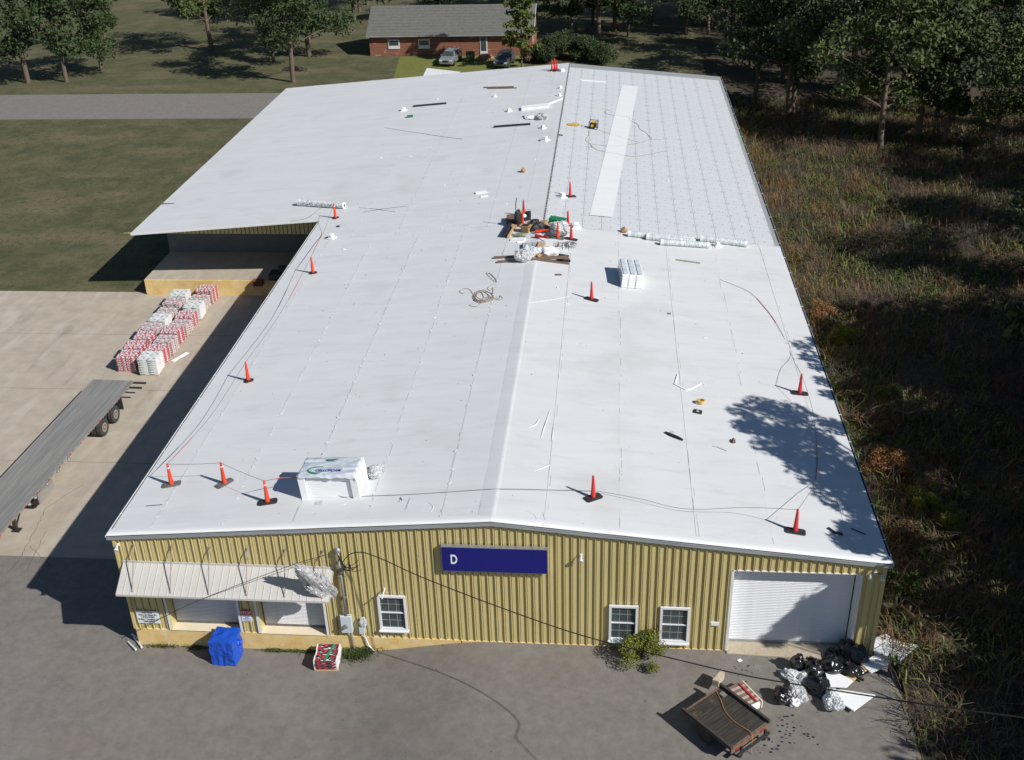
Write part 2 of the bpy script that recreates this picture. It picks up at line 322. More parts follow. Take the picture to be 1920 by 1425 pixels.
# expansion joints and cracks in the yard concrete
jn = MB()
for y in (14.3, 22.4, 30): jn.box((-30, y, gz(-5, y)+.002), (60, .014, .004)); stuff(jn.build('yard_joint_lines', dark)); 
ck = MB()
for k, pts in enumerate([[(15, 1075), (40, 1045), (52, 1020), (70, 985), (85, 955), (120, 930), (165, 905)], [(50, 1070), (72, 1025), (88, 990)], [(95, 1060), (60, 1028), (55, 1022)]]):
    P = [GG(*p) for p in pts]; Q = []
    for a, b in zip(P, P[1:]):
        for j in range(6): q = a.lerp(b, j/6); q.x += random.uniform(-.06, .06); q.z = gz(q.x, q.y)+.003; Q.append(q)
    ck.tube(Q, .008, 4)
stuff(ck.build('concrete_cracks', dark))

# ------------------------------------------------------------------ warehouse
B = empty('warehouse', (0, 0, 0)); tag(B, 'long tan ribbed metal warehouse with a low pitched white membrane roof', 'warehouse')
ZOFF = .0
def roof_sheet(name, x0, x1, y0, y1, m, dz=0, st=.3, amp=.006, seed=0):
    nx = max(2, int((x1-x0)/st)+1); ny = max(2, int((y1-y0)/st)+1); xs = np.linspace(x0, x1, nx); ys = np.linspace(y0, y1, ny); b = MB()
    for y in ys:
        for x in xs:
            k = noise.noise(Vector((x*.5, y*.9, 2)))*amp*1.6+noise.noise(Vector((x*.3, y*2.6, 1)))*amp*.8
            e = min(x-x0, x1-x); 
            if abs(x-RX) < .001: k = 0
            lift = (.006 if x-x0 < .02 else 0)*(1+.8*noise.noise(Vector((seed, y*1.3, 5))))
            b.v.append((x, y, zr(x)+dz+k+lift))
    for j in range(ny-1):
        for i in range(nx-1): q = j*nx+i; b.f.append((q, q+1, q+1+nx, q+nx))
    return b.build(name, m, B, smooth=True)
XS = [-.12, 1.5, 4.5, 7.45, 10.45, 13.4, RX]; XR = [RX, 17.5, 20.4, 23.35, 26.3, 29.3, W+.12]
for i in range(6): roof_sheet('membrane_sheet', XS[i], XS[i+1]+(.06 if i < 5 else 0), -.1, YS+.1, tpo, (.0, .004)[i % 2], seed=i)
for i in range(6): roof_sheet('membrane_sheet', XR[i]-(.06 if i else 0), XR[i+1], -.1, YS-.35+.0*i, tpo, (.0, .004)[i % 2], seed=i+10)
XL = [-14, -11, -8, -5, -2.2, -.12, 2.9, 5.9, 8.9, 11.9, 14.2]
for i in range(10):
    y0 = YS if XL[i] > -.2 else YJ
    roof_sheet('membrane_sheet', XL[i], (XL[i+1]+(.06 if i < 9 else 0)), y0, YB, tpo, (.008, .012)[i % 2], st=.45, seed=i+20)
roof_sheet('membrane_sheet', 14.2, RX+.05, YS, YB, tpo, .015, st=.3, seed=33)
# ridge lap strip slightly proud on the shaded side, raised cross seams
rs = MB(); ys = np.arange(-.05, YS-1, .25)
for i, y in enumerate(ys):
    k = .02*noise.noise(Vector((1, y*.7, 0)))
    for x, z in ((RX-.55+k, .006), (RX-.5+k, .012), (RX-.06, .022), (RX, .026), (RX+.08, .016), (RX+.13, .006)): rs.v.append((x, y, zr(x)+z))
    if i:
        for j in range(5): q = (i-1)*6+j; rs.f.append((q, q+1, q+7, q+6))
rs.build('ridge_strip', tpo, B, smooth=True)
wm = MB()
for x in XS[1:-1]+XR[1:-1]:
    y = .3
    while y < YS-1:
        L = random.uniform(.1, 1.3); xx = x+random.choice((-.035, .05))+random.uniform(-.01, .01)
        if random.random() < .6: wm.box((xx, y+L/2, zr(xx)+.016), (random.uniform(.006, .013), L, .004), rz=random.uniform(-.01, .01))
        y += L+random.uniform(.05, .6)
stuff(wm.build('weld_marks', mat('weld_grey', (.47, .47, .47), (.57, .57, .57), scale=3, rough=.8), B))
wb = MB()
for x in XS[1:-1]+XL[6:-1]:
    y = .3
    while y < (YS-1 if x in XS else YB-1):
        yy = y if x in XS else y+YS
        if yy > YB-1: break
        wb.box((x+random.uniform(-.05, .06), yy, zr(x)+.016), (random.uniform(.03, .09), random.uniform(.05, .25), .016), rz=random.uniform(-.5, .5)); y += random.uniform(.3, 2.2)
stuff(wb.build('seam_puckers', tpo, B))
cs = MB()
for x in np.arange(.1, W, .25):
    y = YS+.12*noise.noise(Vector((x*.4, 3, 0)))-.3*(x > RX); 
    if x > RX and not any(c_.name.startswith('cross_seam') for c_ in B.children): cs.build('cross_seam', tpo, B); cs = MB()
    cs.box((x+.125, y, zr(x+.125)+.012), (.27, .10, .012), M=None)
cs.build('cross_seam', tpo, B)
fr = MB()
for i, y in enumerate(np.arange(YS, YB, .3)):
    wdt = .035+.035*random.random(); fr.box((RX+.1+.02*random.random(), y, ZR+.014), (wdt, .31, .012))
fr.build('ridge_gap', dark, B)
tk = MB()
for y in np.arange(YS+.2, YB, .32): tk.box((RX+.09, y, ZR+.03), (.10+.08*random.random(), .05, .008), rz=random.uniform(-.4, .4))
tk.build('ridge_fringe', tponew, B)
# rear right: insulation boards
bd = MB().box((0, 0, 0), (1.213, 2.432, .03)).mesh('insulation_board', facer); nb = 0; plates = MB()
for i in range(13):
    x = RX+.16+.61+i*1.225
    if x+.6 > W+.1: break
    for j in range(19):
        y = YS-.3+1.22+j*2.44+(1.22 if i % 2 else 0)*.0
        if y > YB-1.2: break
        o = link('insulation_board', bd, B); o.location = (x, y, zr(x)-.006+random.uniform(0, .004)); o.rotation_euler = (random.uniform(-.001, .001), -math.atan(SR)+random.uniform(-.002, .002), random.uniform(-.001, .001)); nb += 1
        for a, b in ((-.5, -1.1), (.5, -1.1), (-.5, 1.1), (.5, 1.1), (-.5, 0), (.5, 0), (0, -.6), (0, .6)):
            px, py = x+a+random.uniform(-.03, .03), y+b+random.uniform(-.04, .04)
            plates.box((px, py, zr(px)+.016), (.075, .075, .006), rz=random.random())
stuff(plates.build('fastener_plates', mat('plate_metal', (.36, .37, .38), rough=.4, metal=.3), B))
und = MB().add([(RX+.1, YS-.3, ZR-.03), (W+.1, YS-.3, zr(W)-.03), (W+.1, YB, zr(W)-.03), (RX+.1, YB, ZR-.03)], [(0, 1, 2, 3)]); und.build('roof_deck', mat('joint_grey', (.28, .29, .30), rough=.8), B)
lps = MB(); pp = [(18.44, 34.3), (19.95, 34.3), (21.95, 68), (20.45, 68)]
ny = 60
for j in range(ny+1):
    t = j/ny; y = 34.3+t*36
    for q in (0, .5, 1): x = 18.44+1.51*q+.064*(y-34.3); lps.v.append((x, y, zr(x)+.03+.006*noise.noise(Vector((q, y*1.7, 0)))+(.03 if j == 0 else 0)))
for j in range(ny):
    for i in (0, 1): q = j*3+i; lps.f.append((q, q+1, q+4, q+3))
o = lps.build('unrolled_membrane_strip', tponew, smooth=True); tag(o, 'long bright white strip of new membrane rolled out over the fastened boards', 'membrane strip')
# eaves: coping + gutter along the front
def sweep(b, prof, a, c):
    a, c = Vector(a), Vector(c); n = len(prof)
    for P in (a, c): b.v += [(P.x, P.y+p[0], P.z+p[1]) for p in prof]
    k = len(b.v)-2*n
    for i in range(n-1): b.f.append((k+i, k+i+1, k+n+i+1, k+n+i))
for x0, x1 in ((-.2, RX), (RX, W+.2)):
    z0, z1 = zr(x0), zr(x1); N = 12; cp, gt, gd = MB(), MB(), MB()
    for i in range(N):
        a, c = x0+(x1-x0)*i/N, x0+(x1-x0)*(i+1)/N
        wob = lambda x: .018*noise.noise(Vector((x*.6, 0, 3)))
        A, D = (a, 0, zr(a)+wob(a)), (c, 0, zr(c)+wob(c))
        sweep(cp, [(.32, .006), (.18, .03), (.02, .045), (-.10, .03), (-.13, -.02)], A, D)
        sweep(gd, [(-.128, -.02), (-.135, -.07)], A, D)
        sweep(gt, [(-.135, -.055), (-.175, -.045), (-.18, -.075), (-.165, -.10), (-.165, -.20), (-.14, -.235), (-.02, -.235)], A, D)
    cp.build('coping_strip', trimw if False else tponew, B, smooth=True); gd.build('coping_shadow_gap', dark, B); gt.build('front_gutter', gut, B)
for sx, x, mm in ((-1, -.12, H), (1, W+.12, HR)):
    y1 = YJ if sx < 0 else YB
    g = MB().box((x+sx*.10, y1/2, zr(min(max(x, -.1), W+.1))-.07), (.03, y1+.3, .12)).box((x+sx*.05, y1/2, zr(x)-.10), (.1, y1+.3, .02)); g.build('side_gutter', trimw if sx < 0 else gut, B)
    d = MB().box((x+sx*.045, y1/2, zr(x)-.055), (.07, y1+.3, .03)); d.build('gutter_trough', dark, B)
    for k in range(int(y1/2.4)):
        q = MB().box((x+sx*.06, 1.4+k*2.4, zr(x)-.015), (.13, .05, .02)); q.build('gutter_bracket', trimw, B)
# wall panels
OPEN = [(1.65, 4.62, 0, 2.45), (5.5, 8.3, 0, 2.45), (24.8, 29.55, 0, 4.02), (10.6, 11.78, .45, 2.25), (20.0, 21.16, .33, 2.14), (22.03, 23.21, .33, 2.14)]
P_ = .3048; PROF = [(0, 0), (.205, 0), (.212, .058), (.244, .058), (.248, -.045), (.276, -.045), (.280, 0)]
def depth(x):
    t = x % P_
    for (a, da), (b, db) in zip(PROF, PROF[1:]+[(P_, 0)]):
        if a <= t <= b: return da+(db-da)*(t-a)/(b-a) if b > a else da
    return 0
def wall_piece(x0, x1, zb, ztop, y, opens, name='wall_panel', par=None):
    PB = {}; xs = {x0, x1}
    k = math.floor(x0/P_)
    while k*P_ < x1:
        for a, _ in PROF:
            if x0 < k*P_+a < x1: xs.add(k*P_+a)
        k += 1
    for o in opens:
        for q in o[:2]:
            if x0 < q < x1: xs.add(q)
    xs = sorted(xs)
    for a, c in zip(xs, xs[1:]):
        if c-a < 1e-5: continue
        m = (a+c)/2; z = [(zb, None)]; cuts = sorted([(o[2], o[3]) for o in opens if o[0] <= m <= o[1]]); cur = zb; seg = []
        for lo, hi in cuts:
            if lo > cur: seg.append((cur, lo))
            cur = hi
        seg.append((cur, 99))
        e = 1e-4; ya, yc = y-depth(a+e), y-depth(c-e)
        for lo, hi in seg:
            za, zc = (ztop(a), ztop(c)) if hi == 99 else (hi, hi)
            key = 'low' if lo == zb and hi != 99 else ('high' if lo > zb else 'full')
            if key == 'full' and a >= max([o[1] for o in opens if o[1] > x0-.01 and o[0] < x1] or [-1])-.001 and any(o[0] < a for o in opens if o[1] > x0): key = 'right'
            PB.setdefault(key, MB()).add([(a, ya, lo), (c, yc, lo), (c, yc, zc), (a, ya, za)], [(0, 1, 2, 3)])
    for b in PB.values(): b.build(name, tan, par or B)
for i in range(34):
    x0, x1 = i*3*P_, min((i+1)*3*P_, W)
    if x1-x0 < .05: continue
    wall_piece(x0, x1, -.02 if x0 < 24 else -.05, lambda x: zr(x)-.2, 0, OPEN)
for x, s in ((.0, -1), (W, 1)):
    b = MB(); y = 0
    while y < (YJ if s < 0 else YB):
        for a, c in zip(PROF, PROF[1:]+[(P_, 0)]): b.add([(x+s*a[1], y+a[0], -1.3), (x+s*c[1], y+c[0], -1.3), (x+s*c[1], y+c[0], zr(x)-.1), (x+s*a[1], y+a[0], zr(x)-.1)], [(0, 1, 2, 3)])
        y += P_
    b.build('side_wall', tan, B)
MB().box((.03, -.075, 2.35), (.12, .05, 4.7)).build('corner_trim', tan, B); MB().box((W-.05, -.075, 2.2), (.16, .05, 4.5)).build('corner_trim', tan, B)
core = MB().add([(.08, .62, -1), (W-.08, .62, -1), (W-.08, YB-.1, -1), (.08, YB-.1, -1), (.08, .62, H-.1), (W-.08, .62, HR-.1), (W-.08, YB-.1, HR-.1), (.08, YB-.1, H-.1), (RX, .62, ZR-.1), (RX, YB-.1, ZR-.1)],
    [(0, 1, 5, 8, 4), (2, 3, 7, 9, 6), (1, 2, 6, 5), (3, 0, 4, 7)]); core.build('light_block_core', dark, B)  # unseen dark core added behind the walls to block light
bw = MB().box((W/2-7, YB, 2), (W+14, .1, 6)); 
fw = MB().add([(-14, YB, -1), (W, YB, -1), (W, YB, HR-.08), (RX, YB, ZR-.08), (-14, YB, zr(-14)-.08)], [(0, 1, 2, 3, 4)]); fw.build('back_wall', tan, B)
# foundation / dock wall and sills
dk = MB().box((7, .25, -.66), (14, .6, 1.28)).box((22.2, .25, -.66), (16.56, .6, 1.26)); dk.build('dock_wall', yconc, B, bevel=.02)
sl_ = MB()
for a, c in ((1.62, 4.66), (5.46, 8.38)): sl_.box(((a+c)/2, .22, -.004), (c-a, .62, .03))
sl_.build('door_sill', sillc, B, bevel=.01)
ap = MB().prism([(24.75, .5), (24.75, -.25), (26.2, -.30), (27.8, -.34), (29.6, -.36), (29.6, .5)], -.2, .015); ap.build('concrete_threshold', mat('threshold_concrete', (.38, .32, .23), (.46, .4, .31), scale=4, rough=.9, bump=.01, bscale=20, extra=overlay((.16, .13, .1), 7, .66, .73, amt=.7)), B, bevel=.015)
# roll-up doors, each slat a part
def roll_door(x0, x1, z0, z1, y, m, st, label):
    t = empty('roll_up_door', ((x0+x1)/2, y, z0)); t.parent = B; t['label'] = label
    n = int((z1-z0)/st); b = MB(); wd = x1-x0; pr = [(0, 0), (-.006, st*.2), (-.022, st*.35), (-.022, st*.75), (-.004, st*.93), (0, st)]
    for (a, az), (c, cz) in zip(pr, pr[1:]): b.add([(-wd/2, a, az), (wd/2, a, az), (wd/2, c, cz), (-wd/2, c, cz)], [(0, 1, 2, 3)])
    me = b.mesh('slat', m)
    for i in range(n): o = link('slat', me, t); o.location = (0, 0, .08+i*st)
    MB().box((0, -.01, .05), (wd, .06, .1)).build('bottom_bar', blkg if z1 < 3 else gut, t)  # dark on the dock doors, coloured as the shaded gap below
    MB().box((0, .08, (z1-z0)/2), (wd+.1, .04, z1-z0+.3)).build('backing', dark, t)
roll_door(1.7, 4.58, .02, 2.5, .42, doorw2, .075, 'left white roll-up dock door in the shade of the canopy')
roll_door(5.56, 8.28, .02, 2.5, .42, doorw2, .075, 'right white roll-up dock door half lit by sun, scuffed near the bottom')
roll_door(24.84, 29.5, .03, 4.1, .5, doorw, .082, 'wide white roll-up garage door with corrugated slats')
for a, c, h in ((1.65, 4.62, 2.45), (5.5, 8.3, 2.45), (24.8, 29.55, 4.02)):
    for x in (a-.01, c+.01): MB().box((x, .225, h/2), (.03, .55, h)).build('door_jamb', trimw if h > 3 else tan, B)
    for s, x in ((-1, a), (1, c)): MB().box((x+s*.06, -.082, h/2), (.10, .02, h)).build('door_casing', trimw, B)
for q_ in (((27.17, .23, 4.035), (4.8, .55, .03)), ((3.13, .23, 2.47), (3, .55, .03)), ((6.9, .23, 2.47), (2.8, .55, .03))): MB().box(*q_).build('door_lintel', trimw, B)
# windows
def window(x0, x1, z0, z1, label):
    t = empty('window', ((x0+x1)/2, 0, z0)); t.parent = B; t['label'] = label; wd, h = x1-x0, z1-z0
    f = MB(); fw_ = .10
    f.box((-wd/2+fw_/2, -.07, h/2), (fw_, .10, h)).box((wd/2-fw_/2, -.07, h/2), (fw_, .10, h)).box((0, -.07, h-fw_/2), (wd-.2, .10, fw_)).box((0, -.07, fw_/2), (wd-.2, .10, fw_)).box((0, -.055, h/2), (wd-.2, .06, .05))
    f.build('frame', trimw, t, bevel=.006); MB().box((0, -.12, -.02), (wd+.06, .2, .05)).build('window_sill', trimw, t, bevel=.006)
    cells = MB(); gw, gh = (wd-.2), (h-.25)/2
    for k in (0, 1):
        zb = .1+k*(gh+.05)
        link('pane', MB().box((0, -.02+.012*k, zb+gh/2), (gw, .01, gh)).mesh('pane', glass), t)
        for i in (1, 2): cells.box((-gw/2+gw*i/3, -.03+.012*k, zb+gh/2), (.016, .008, gh))
        cells.box((0, -.034+.012*k, zb+gh/2), (gw, .008, .016))
    cells.build('muntin', mat('muntin', (.35, .38, .33), rough=.5) if 'muntin' not in MATS else MATS['muntin'], t)
window(10.6, 11.78, .45, 2.25, 'white window right of the electric meter'); window(20.0, 21.16, .33, 2.14, 'white window left of the shrub'); window(22.03, 23.21, .33, 2.14, 'white double-hung window beside the garage door')
# rear left wing: fascia, recessed dock
for i in range(16):
    x1 = -.15-i*3*P_; x0 = x1-3*P_; wall_piece(x0, x1, 3.6, lambda x: zr(x)-.12, YJ+.75, [], 'wing_fascia_panel')
MB().box((-7, YJ-.02, 0), (13.8, .12, .10)).build('wing_gutter', tponew, B)
wg = B.children[-1] if False else bpy.data.objects['wing_gutter']; wg.location = (0, 0, zr(-7)-.02); wg.rotation_euler = (0, 0, 0)
wg.data.transform(Matrix.Translation((7, 0, 0))); wg.data.transform(Matrix.Rotation(-math.atan(SL), 4, 'Y')); wg.data.transform(Matrix.Translation((-7, 0, 0)))
MB().box((-7, 42, 1.8), (14, .15, 4.2)).build('recessed_wall', mat('shade_dark_wall', (.13, .14, .15), (.17, .18, .19), scale=1, rough=.7), B)  # shade of the recess is put into this dark wall colour
MB().box((-7, 39.3, -.61), (14, 5.5, 1.2)).build('dock_platform', yconc, B, bevel=.02)
MB().box((-7, 39.3, .0), (13.9, 5.3, .03)).build('dock_floor', conc, B)

# canopy
cn = empty('canopy', (4.55, 0, 3.53)); tag(cn, 'off-white standing seam metal canopy hung on rods over the loading doors', 'canopy')
x0, x1, yo, zo = .2, 8.98, -1.2, -.75; n = 29; pw = (x1-x0)/n
me = MB(); q = lambda y, z: (y, z)
me.add([(0, -.03, 0), (pw-.02, -.03, 0), (pw-.02, yo, zo), (0, yo, zo)], [(0, 3, 2, 1)]); me.add([(pw-.022, -.03, 0), (pw-.022, -.03, .022), (pw-.022, yo, zo+.022), (pw-.022, yo, zo)], [(0, 1, 2, 3)]); me.add([(pw-.022, -.03, .022), (pw, -.03, .022), (pw, yo, zo+.022), (pw-.022, yo, zo+.022)], [(0, 3, 2, 1)]); me.add([(pw, -.03, 0), (pw, -.03, .022), (pw, yo, zo+.022), (pw, yo, zo)], [(3, 2, 1, 0)])
me.add([(0, yo, zo), (pw, yo, zo), (pw, yo, zo-.09), (0, yo, zo-.09)], [(3, 2, 1, 0)])
pm = me.mesh('roof_panel', canm)
for i in range(n): o = link('roof_panel', pm, cn); o.location = (x0+i*pw-4.55, 0, 0)
MB().box((0, -.045, .03), (x1-x0, .05, .08)).box((x0-4.55, yo/2, zo/2-.06), (.03, .04, .04)).build('wall_flashing', canm, cn)
for i, x in enumerate((.82, 2.4, 3.97, 5.52, 7.08, 8.62)):
    r = MB().tube([(x-4.55, -.06, .86), (x-4.55+.05, yo+.12, zo+.1)], .022, 6).box((x-4.55, -.06, .86), (.08, .04, .1)).box((x-4.5, yo+.13, zo+.09), (.07, .07, .05)); r.build('hanger_rod', mat('rod_metal', (.42, .40, .37), (.3, .24, .2), scale=20, rough=.5, metal=.3) if 'rod_metal' not in MATS else MATS['rod_metal'], cn)

# ------------------------------------------------------------------ wall fittings
def flood(name, x, z, label, n=1, rz=0):
    t = empty(name, (x, -.06, z)); tag(t, label, 'lamp')
    MB().box((0, 0, 0), (.12, .05, .12)).build('mount', trimw, t, bevel=.01)
    for k in range(n):
        s = (k-.5*(n-1))*.45
        MB().tube([(0, -.02, 0), (s*.5, -.08, .05), (s, -.14, .0)], .018).build('arm', blk if n > 1 else trimw, t)
        M = Matrix.Translation((s, -.18, -.04)) @ Matrix.Rotation(R(125), 4, 'X'); h = MB(); h.lathe([(.04, -.1), (.05, 0), (.095, .10), (.10, .12), (.085, .125), (.03, .09)], 14); h.v = [tuple(M @ Vector(v)) for v in h.v]
        h.build('lamp_head', trimw, t, smooth=False)
flood('security_lamp', .18, 4.42, 'white security lamp at the left corner of the front wall')
flood('security_lamp', 18.88, 4.58, 'single white security lamp on the tan wall below the ridge')
flood('security_lamp', 30.1, 4.15, 'twin white security lamp above the right end of the garage door', 2)
t = empty('electric_meter', (9.23, -.02, .3)); tag(t, 'pale blue-grey electric meter box on the tan wall beside the dock door', 'meter box')
MB().box((0, -.12, .45), (.46, .2, .86)).build('box', boxg, t, bevel=.012); MB().tube([(0, -.22, .42), (0, -.34, .42)], .085, 16).build('meter_dial', steel, t, smooth=False)
MB().prism([(-.26, 0), (-.1, -.04), (0, 0), (.12, -.05), (.26, 0), (.26, -.02), (-.26, -.02)], .0, .02).build('seal', boxg, t).location = (0, -.12, .88)
MB().tube([(.12, -.1, 0), (.16, -.1, -.5), (.18, -.1, -1)], .035).build('lower_conduit', pipeg, t)
t = empty('conduit_mast', (9.25, -.16, 1.2)); tag(t, 'grey service mast rising from the meter box with a weatherhead', 'conduit mast')
MB().tube([(0, 0, 0), (0, 0, 3.25)], .055, 10).build('pipe', pipeg, t, smooth=True)
MB().lathe([(.06, 3.2), (.12, 3.25), (.11, 3.38), (.04, 3.46)], 10).build('weatherhead', steel, t); MB().box((0, .06, 2.2), (.2, .1, .04)).box((0, .06, .9), (.2, .1, .04)).build('strap', steel, t)
t = empty('service_cable', (9.35, -.3, 4.3)); tag(t, 'tangled black electric service wires drooping from the mast head', 'cable')
b = MB(); base = Vector((9.35, -.3, 4.3)); rel = lambda P: Vector(P)-base
for k in range(7):
    a = rel((9.25, -.24, 4.45)); e = rel((10.0+random.uniform(-.35, .25), -.45, 4.2+random.uniform(-.45, .3))); b.tube(spline([a, a.lerp(e, .4)+Vector((0, -.1, -.35-.3*random.random())), e-Vector((.1, 0, .1)), e], 6), .013, 5)
b.build('wire', cordk, t)
P2, P3, P4 = FY(668, 1040, -.6), FY(800, 1086, -2.2), GZ(1285, 1240, 3.2)
far_pts = [rel(P) for P in [FY(640, 1058, -.35), FY(655, 1040, -.5), FY(680, 1036, -.7), FY(720, 1050, -1.0), FY(800, 1086, -1.8), FY(960, 1147, -3.5), FY(1100, 1194, -5.0), FY(1275, 1238, -7), FY(1400, 1267, -8.5), FY(1500, 1284, -10), FY(1600, 1300, -11), FY(1800, 1330, -13), FY(2200, 1380, -18)]]
MB().tube(spline(far_pts, 8), .02, 6).build('drop_line', cordk, t, smooth=True)
b = MB()
for e in ((9.45, -.3, 3.75), (9.72, -.35, 3.9)): b.box(rel(e), (.08, .06, .16))
b.build('connector', cordk, t)
# thin guy wire from the mast down past the canopy to the yard
gw_ = MB(); pts = [FY(612, 1040, -.2), FY(540, 1062, -1.25), FY(404, 1113, -1.35), FY(330, 1145, -1.0), FY(260, 1182, -.4), Vector((-.9, .3, -.9))]
tag(MB().tube(spline(pts, 6), .012, 5).build('guy_wire', cordk), 'thin dark wire slanting down across the canopy to the yard corner', 'wire')
o = crumple('plastic_sheet', silver, None, (.85, .5, 1.9), 5, 5, .5, False); o.location = (8.95, -.75, 2.75); o.rotation_euler = (R(15), R(-28), 0); tag(o, 'torn shiny clear plastic sheeting caught between canopy and mast', 'plastic sheet')
t = empty('utility_box', (9.84, -.02, .2)); tag(t, 'small grey junction box low on the wall right of the meter', 'utility box')
MB().box((0, -.08, .2), (.24, .14, .36)).build('box', boxg, t, bevel=.01); MB().tube([(.06, -.1, 0), (.2, -.12, -.6), (.5, -.13, -1)], .03).build('pipe', trimw, t); MB().tube([(.05, -.08, .36), (.08, -.09, .7)], .02).build('wire', trimw, t)
o = crumple('insulation_scrap', clear, None, (.28, .2, .45), 3, 3, .5, False); o.location = (9.93, -.15, .62); tag(o, 'wad of torn clear plastic above the small junction box', 'plastic scrap')
t = empty('flag_bracket', FY(721, 1104, -.04)); tag(t, 'short white flag bracket sticking out above the left window', 'bracket')
MB().tube([(0, 0, 0), (-.02, -.5, -.1)], .03, 8).build('arm', trimw, t); MB().box((0, .0, 0), (.06, .04, .1)).build('plate', trimw, t)
t = empty('outlet_cover', (24.2, -.05, 1.35)); tag(t, 'small blank white plate on the tan wall left of the garage door', 'wall plate'); MB().box((0, 0, 0), (.34, .05, .2)).build('plate', trimw, t, bevel=.01); MB().box((0, -.028, 0), (.26, .012, .13)).build('cover', signw, t)
t = empty('sign_notice', (.70, -.065, .64)); tag(t, 'white NOTICE sign about chocked wheels at the left end of the wall', 'sign')
MB().box((0, 0, 0), (.98, .015, .66)).build('plate', signw, t, bevel=.003)
for k, (s, z) in enumerate((('NOTICE', .24), ('Wheels Must Be', .12), ('CHOCKED', 0), ('Before Loading or', -.12), ('Unloading', -.23))): text('lettering', s, .125, inkk, t, (0, -.012, z), bold=.004, sx=.95)
t = empty('sign_stop', (4.98, -.065, .92)); tag(t, 'small red and white STOP sign between the two dock doors', 'sign')
MB().box((0, 0, -.14), (.42, .015, .34)).build('lower_plate', signw, t); MB().box((0, 0, .15), (.42, .015, .24)).build('upper_plate', inkr, t); text('lettering', 'STOP', .19, signw, t, (0, -.012, .15), bold=.004)
for k in range(4): MB().box((0, -.010, -.03-.07*k), ((.3, .16, .32, .3)[k], .004, .03)).build('print_line', inkb, t)
t = empty('shop_sign', (15.5, -.02, 4.35)); tag(t, 'dark blue box sign with white capital letter on the front wall', 'sign')
MB().box((0, -.14, 0), (4.2, .2, 1.2)).build('cabinet', steel, t, bevel=.01); MB().box((0, -.246, 0), (4.14, .012, 1.14)).build('face', signb, t)
text('lettering', 'D', .62, signw, t, (-1.60, -.256, -.02), bold=.014, sx=.62)

# ------------------------------------------------------------------ cones
def cone_proto(m, long=True, grey=False):
    c = MB().lathe([(.115, .03), (.105, .10), (.075, .55), (.052, .95), (.05, 1.0), (.032, 1.0), (.032, 1.02), (.048, 1.03), (.048, 1.06), (.025, 1.075)], 18)
    if long: p = [(-.40, -.13), (-.33, -.19), (.33, -.19), (.40, -.13), (.40, .13), (.33, .19), (-.33, .19), (-.40, .13)]
    else: p = [(.27*math.cos(a), .27*math.sin(a)) for a in [R(15+60*i+(10 if i % 2 else -10)) for i in range(6)]]
    bs = MB().prism(p, 0, .045).prism([(x*.55, y*.75) for x, y in p], .045, .07)
    bl = MB()
    if long:
        for s in (-1, 1): bl.box((s*.28, 0, .052), (.12, .20, .02)).box((s*.28, 0, .067), (.05, .05, .012))
    else: bl.prism([(x*.3, y*.3) for x, y in p], .07, .08)
    return c.mesh('cone_body', m, True), bs.mesh('rubber_base', blkg if grey else blk), bl.mesh('base_lug', blkg if grey else blk), MB().lathe([(.05, .845), (.062, .85), (.060, .90), (.05, .905)], 14).mesh('collar', signw)
PM = {}
TOP = {}
def cone(u, v, rz, m, long, label, grey=False, lean=None, group='tall cones of the roof warning line', base=True, body=True, key=None, dz=0):
    k = (m.name, long, grey)
    if k not in PM: PM[k] = cone_proto(m, long, grey)
    c, b, l, q = PM[k]; t = on_roof('traffic_cone', u, v, rz, .004+dz); tag(t, label, 'cone', group)
    if base: link('rubber_base', b, t); link('base_lug', l, t)
    if key in ('a', 'b', 'c', 'f') : o_ = link('collar', q, t); o_.rotation_euler = (Matrix.Rotation(-rz, 4, 'Z') @ Matrix.Rotation(math.atan(SL), 4, 'Y')).to_euler()
    o = link('cone_body', c, t); o.rotation_euler = lean or (0, 0, 0)
    if base and not lean:   # stands truly upright on the sloping roof
        o.rotation_euler = (Matrix.Rotation(-rz, 4, 'Z') @ Matrix.Rotation(math.atan(SL if t.location.x <= RX else SR), 4, 'Y')).to_euler()
    TOP[key or (u, v)] = t.location+Vector((0, 0, 1.05)); return t
cone(322, 909, R(14), orange, 1, 'orange cone on a worn grey base nearest the left roof corner', True, key='a')
cone(421, 907, R(50), orange, 1, 'orange cone with scraps by its diagonally turned base, second from left corner', True, key='b')
cone(502, 942, R(12), orange, 1, 'orange cone just left of the big wrapped foam bundle', key='c')
cone(466, 714, R(20), orange, 0, 'orange cone on a square black base halfway up the left eave', key='d')
cone(587, 512, R(10), orange, 0, 'orange cone at the left eave just below the roof notch', key='e')
cone(629, 409, R(35), orange, 0, 'orange cone in front of the white roll at the notch corner', key='f')
cone(1112, 934, R(38), orange_shade, 1, 'shade-reddened cone near the front edge just right of the ridge', key='g')
cone(1491, 997, R(-6), orange_shade, 1, 'shade-reddened cone nearest the front right roof corner', key='h')
cone(1499, 738, R(-2), orange_shade, 1, 'shade-reddened cone above the big tree shadow by the right eave', key='i')
cone(1109, 562, R(-22), orange_shade, 1, 'shade-reddened cone standing alone below the ridge and left of the foam bundle', key='j')
cone(1069, 369, R(25), orange_shade, 1, 'shade-reddened cone on the fastened boards beside a white foam block', key='k')
cone(1046, 447, R(-8), orange, 1, 'orange-red cone in front of the clear bag in the tool pile', True, key='l')
cone(1071, 449, R(-16), orange_shade, 1, 'shade-reddened cone at the right edge of the tool pile', key='m')
cone(1065, 425, R(5), orange_shade, 0, 'shade-reddened cone behind the clear bag and right of the green box', key='n')
cone(980, 424, R(5), orange, 0, 'orange cone half hidden behind the cardboard box in the pile', key='o')
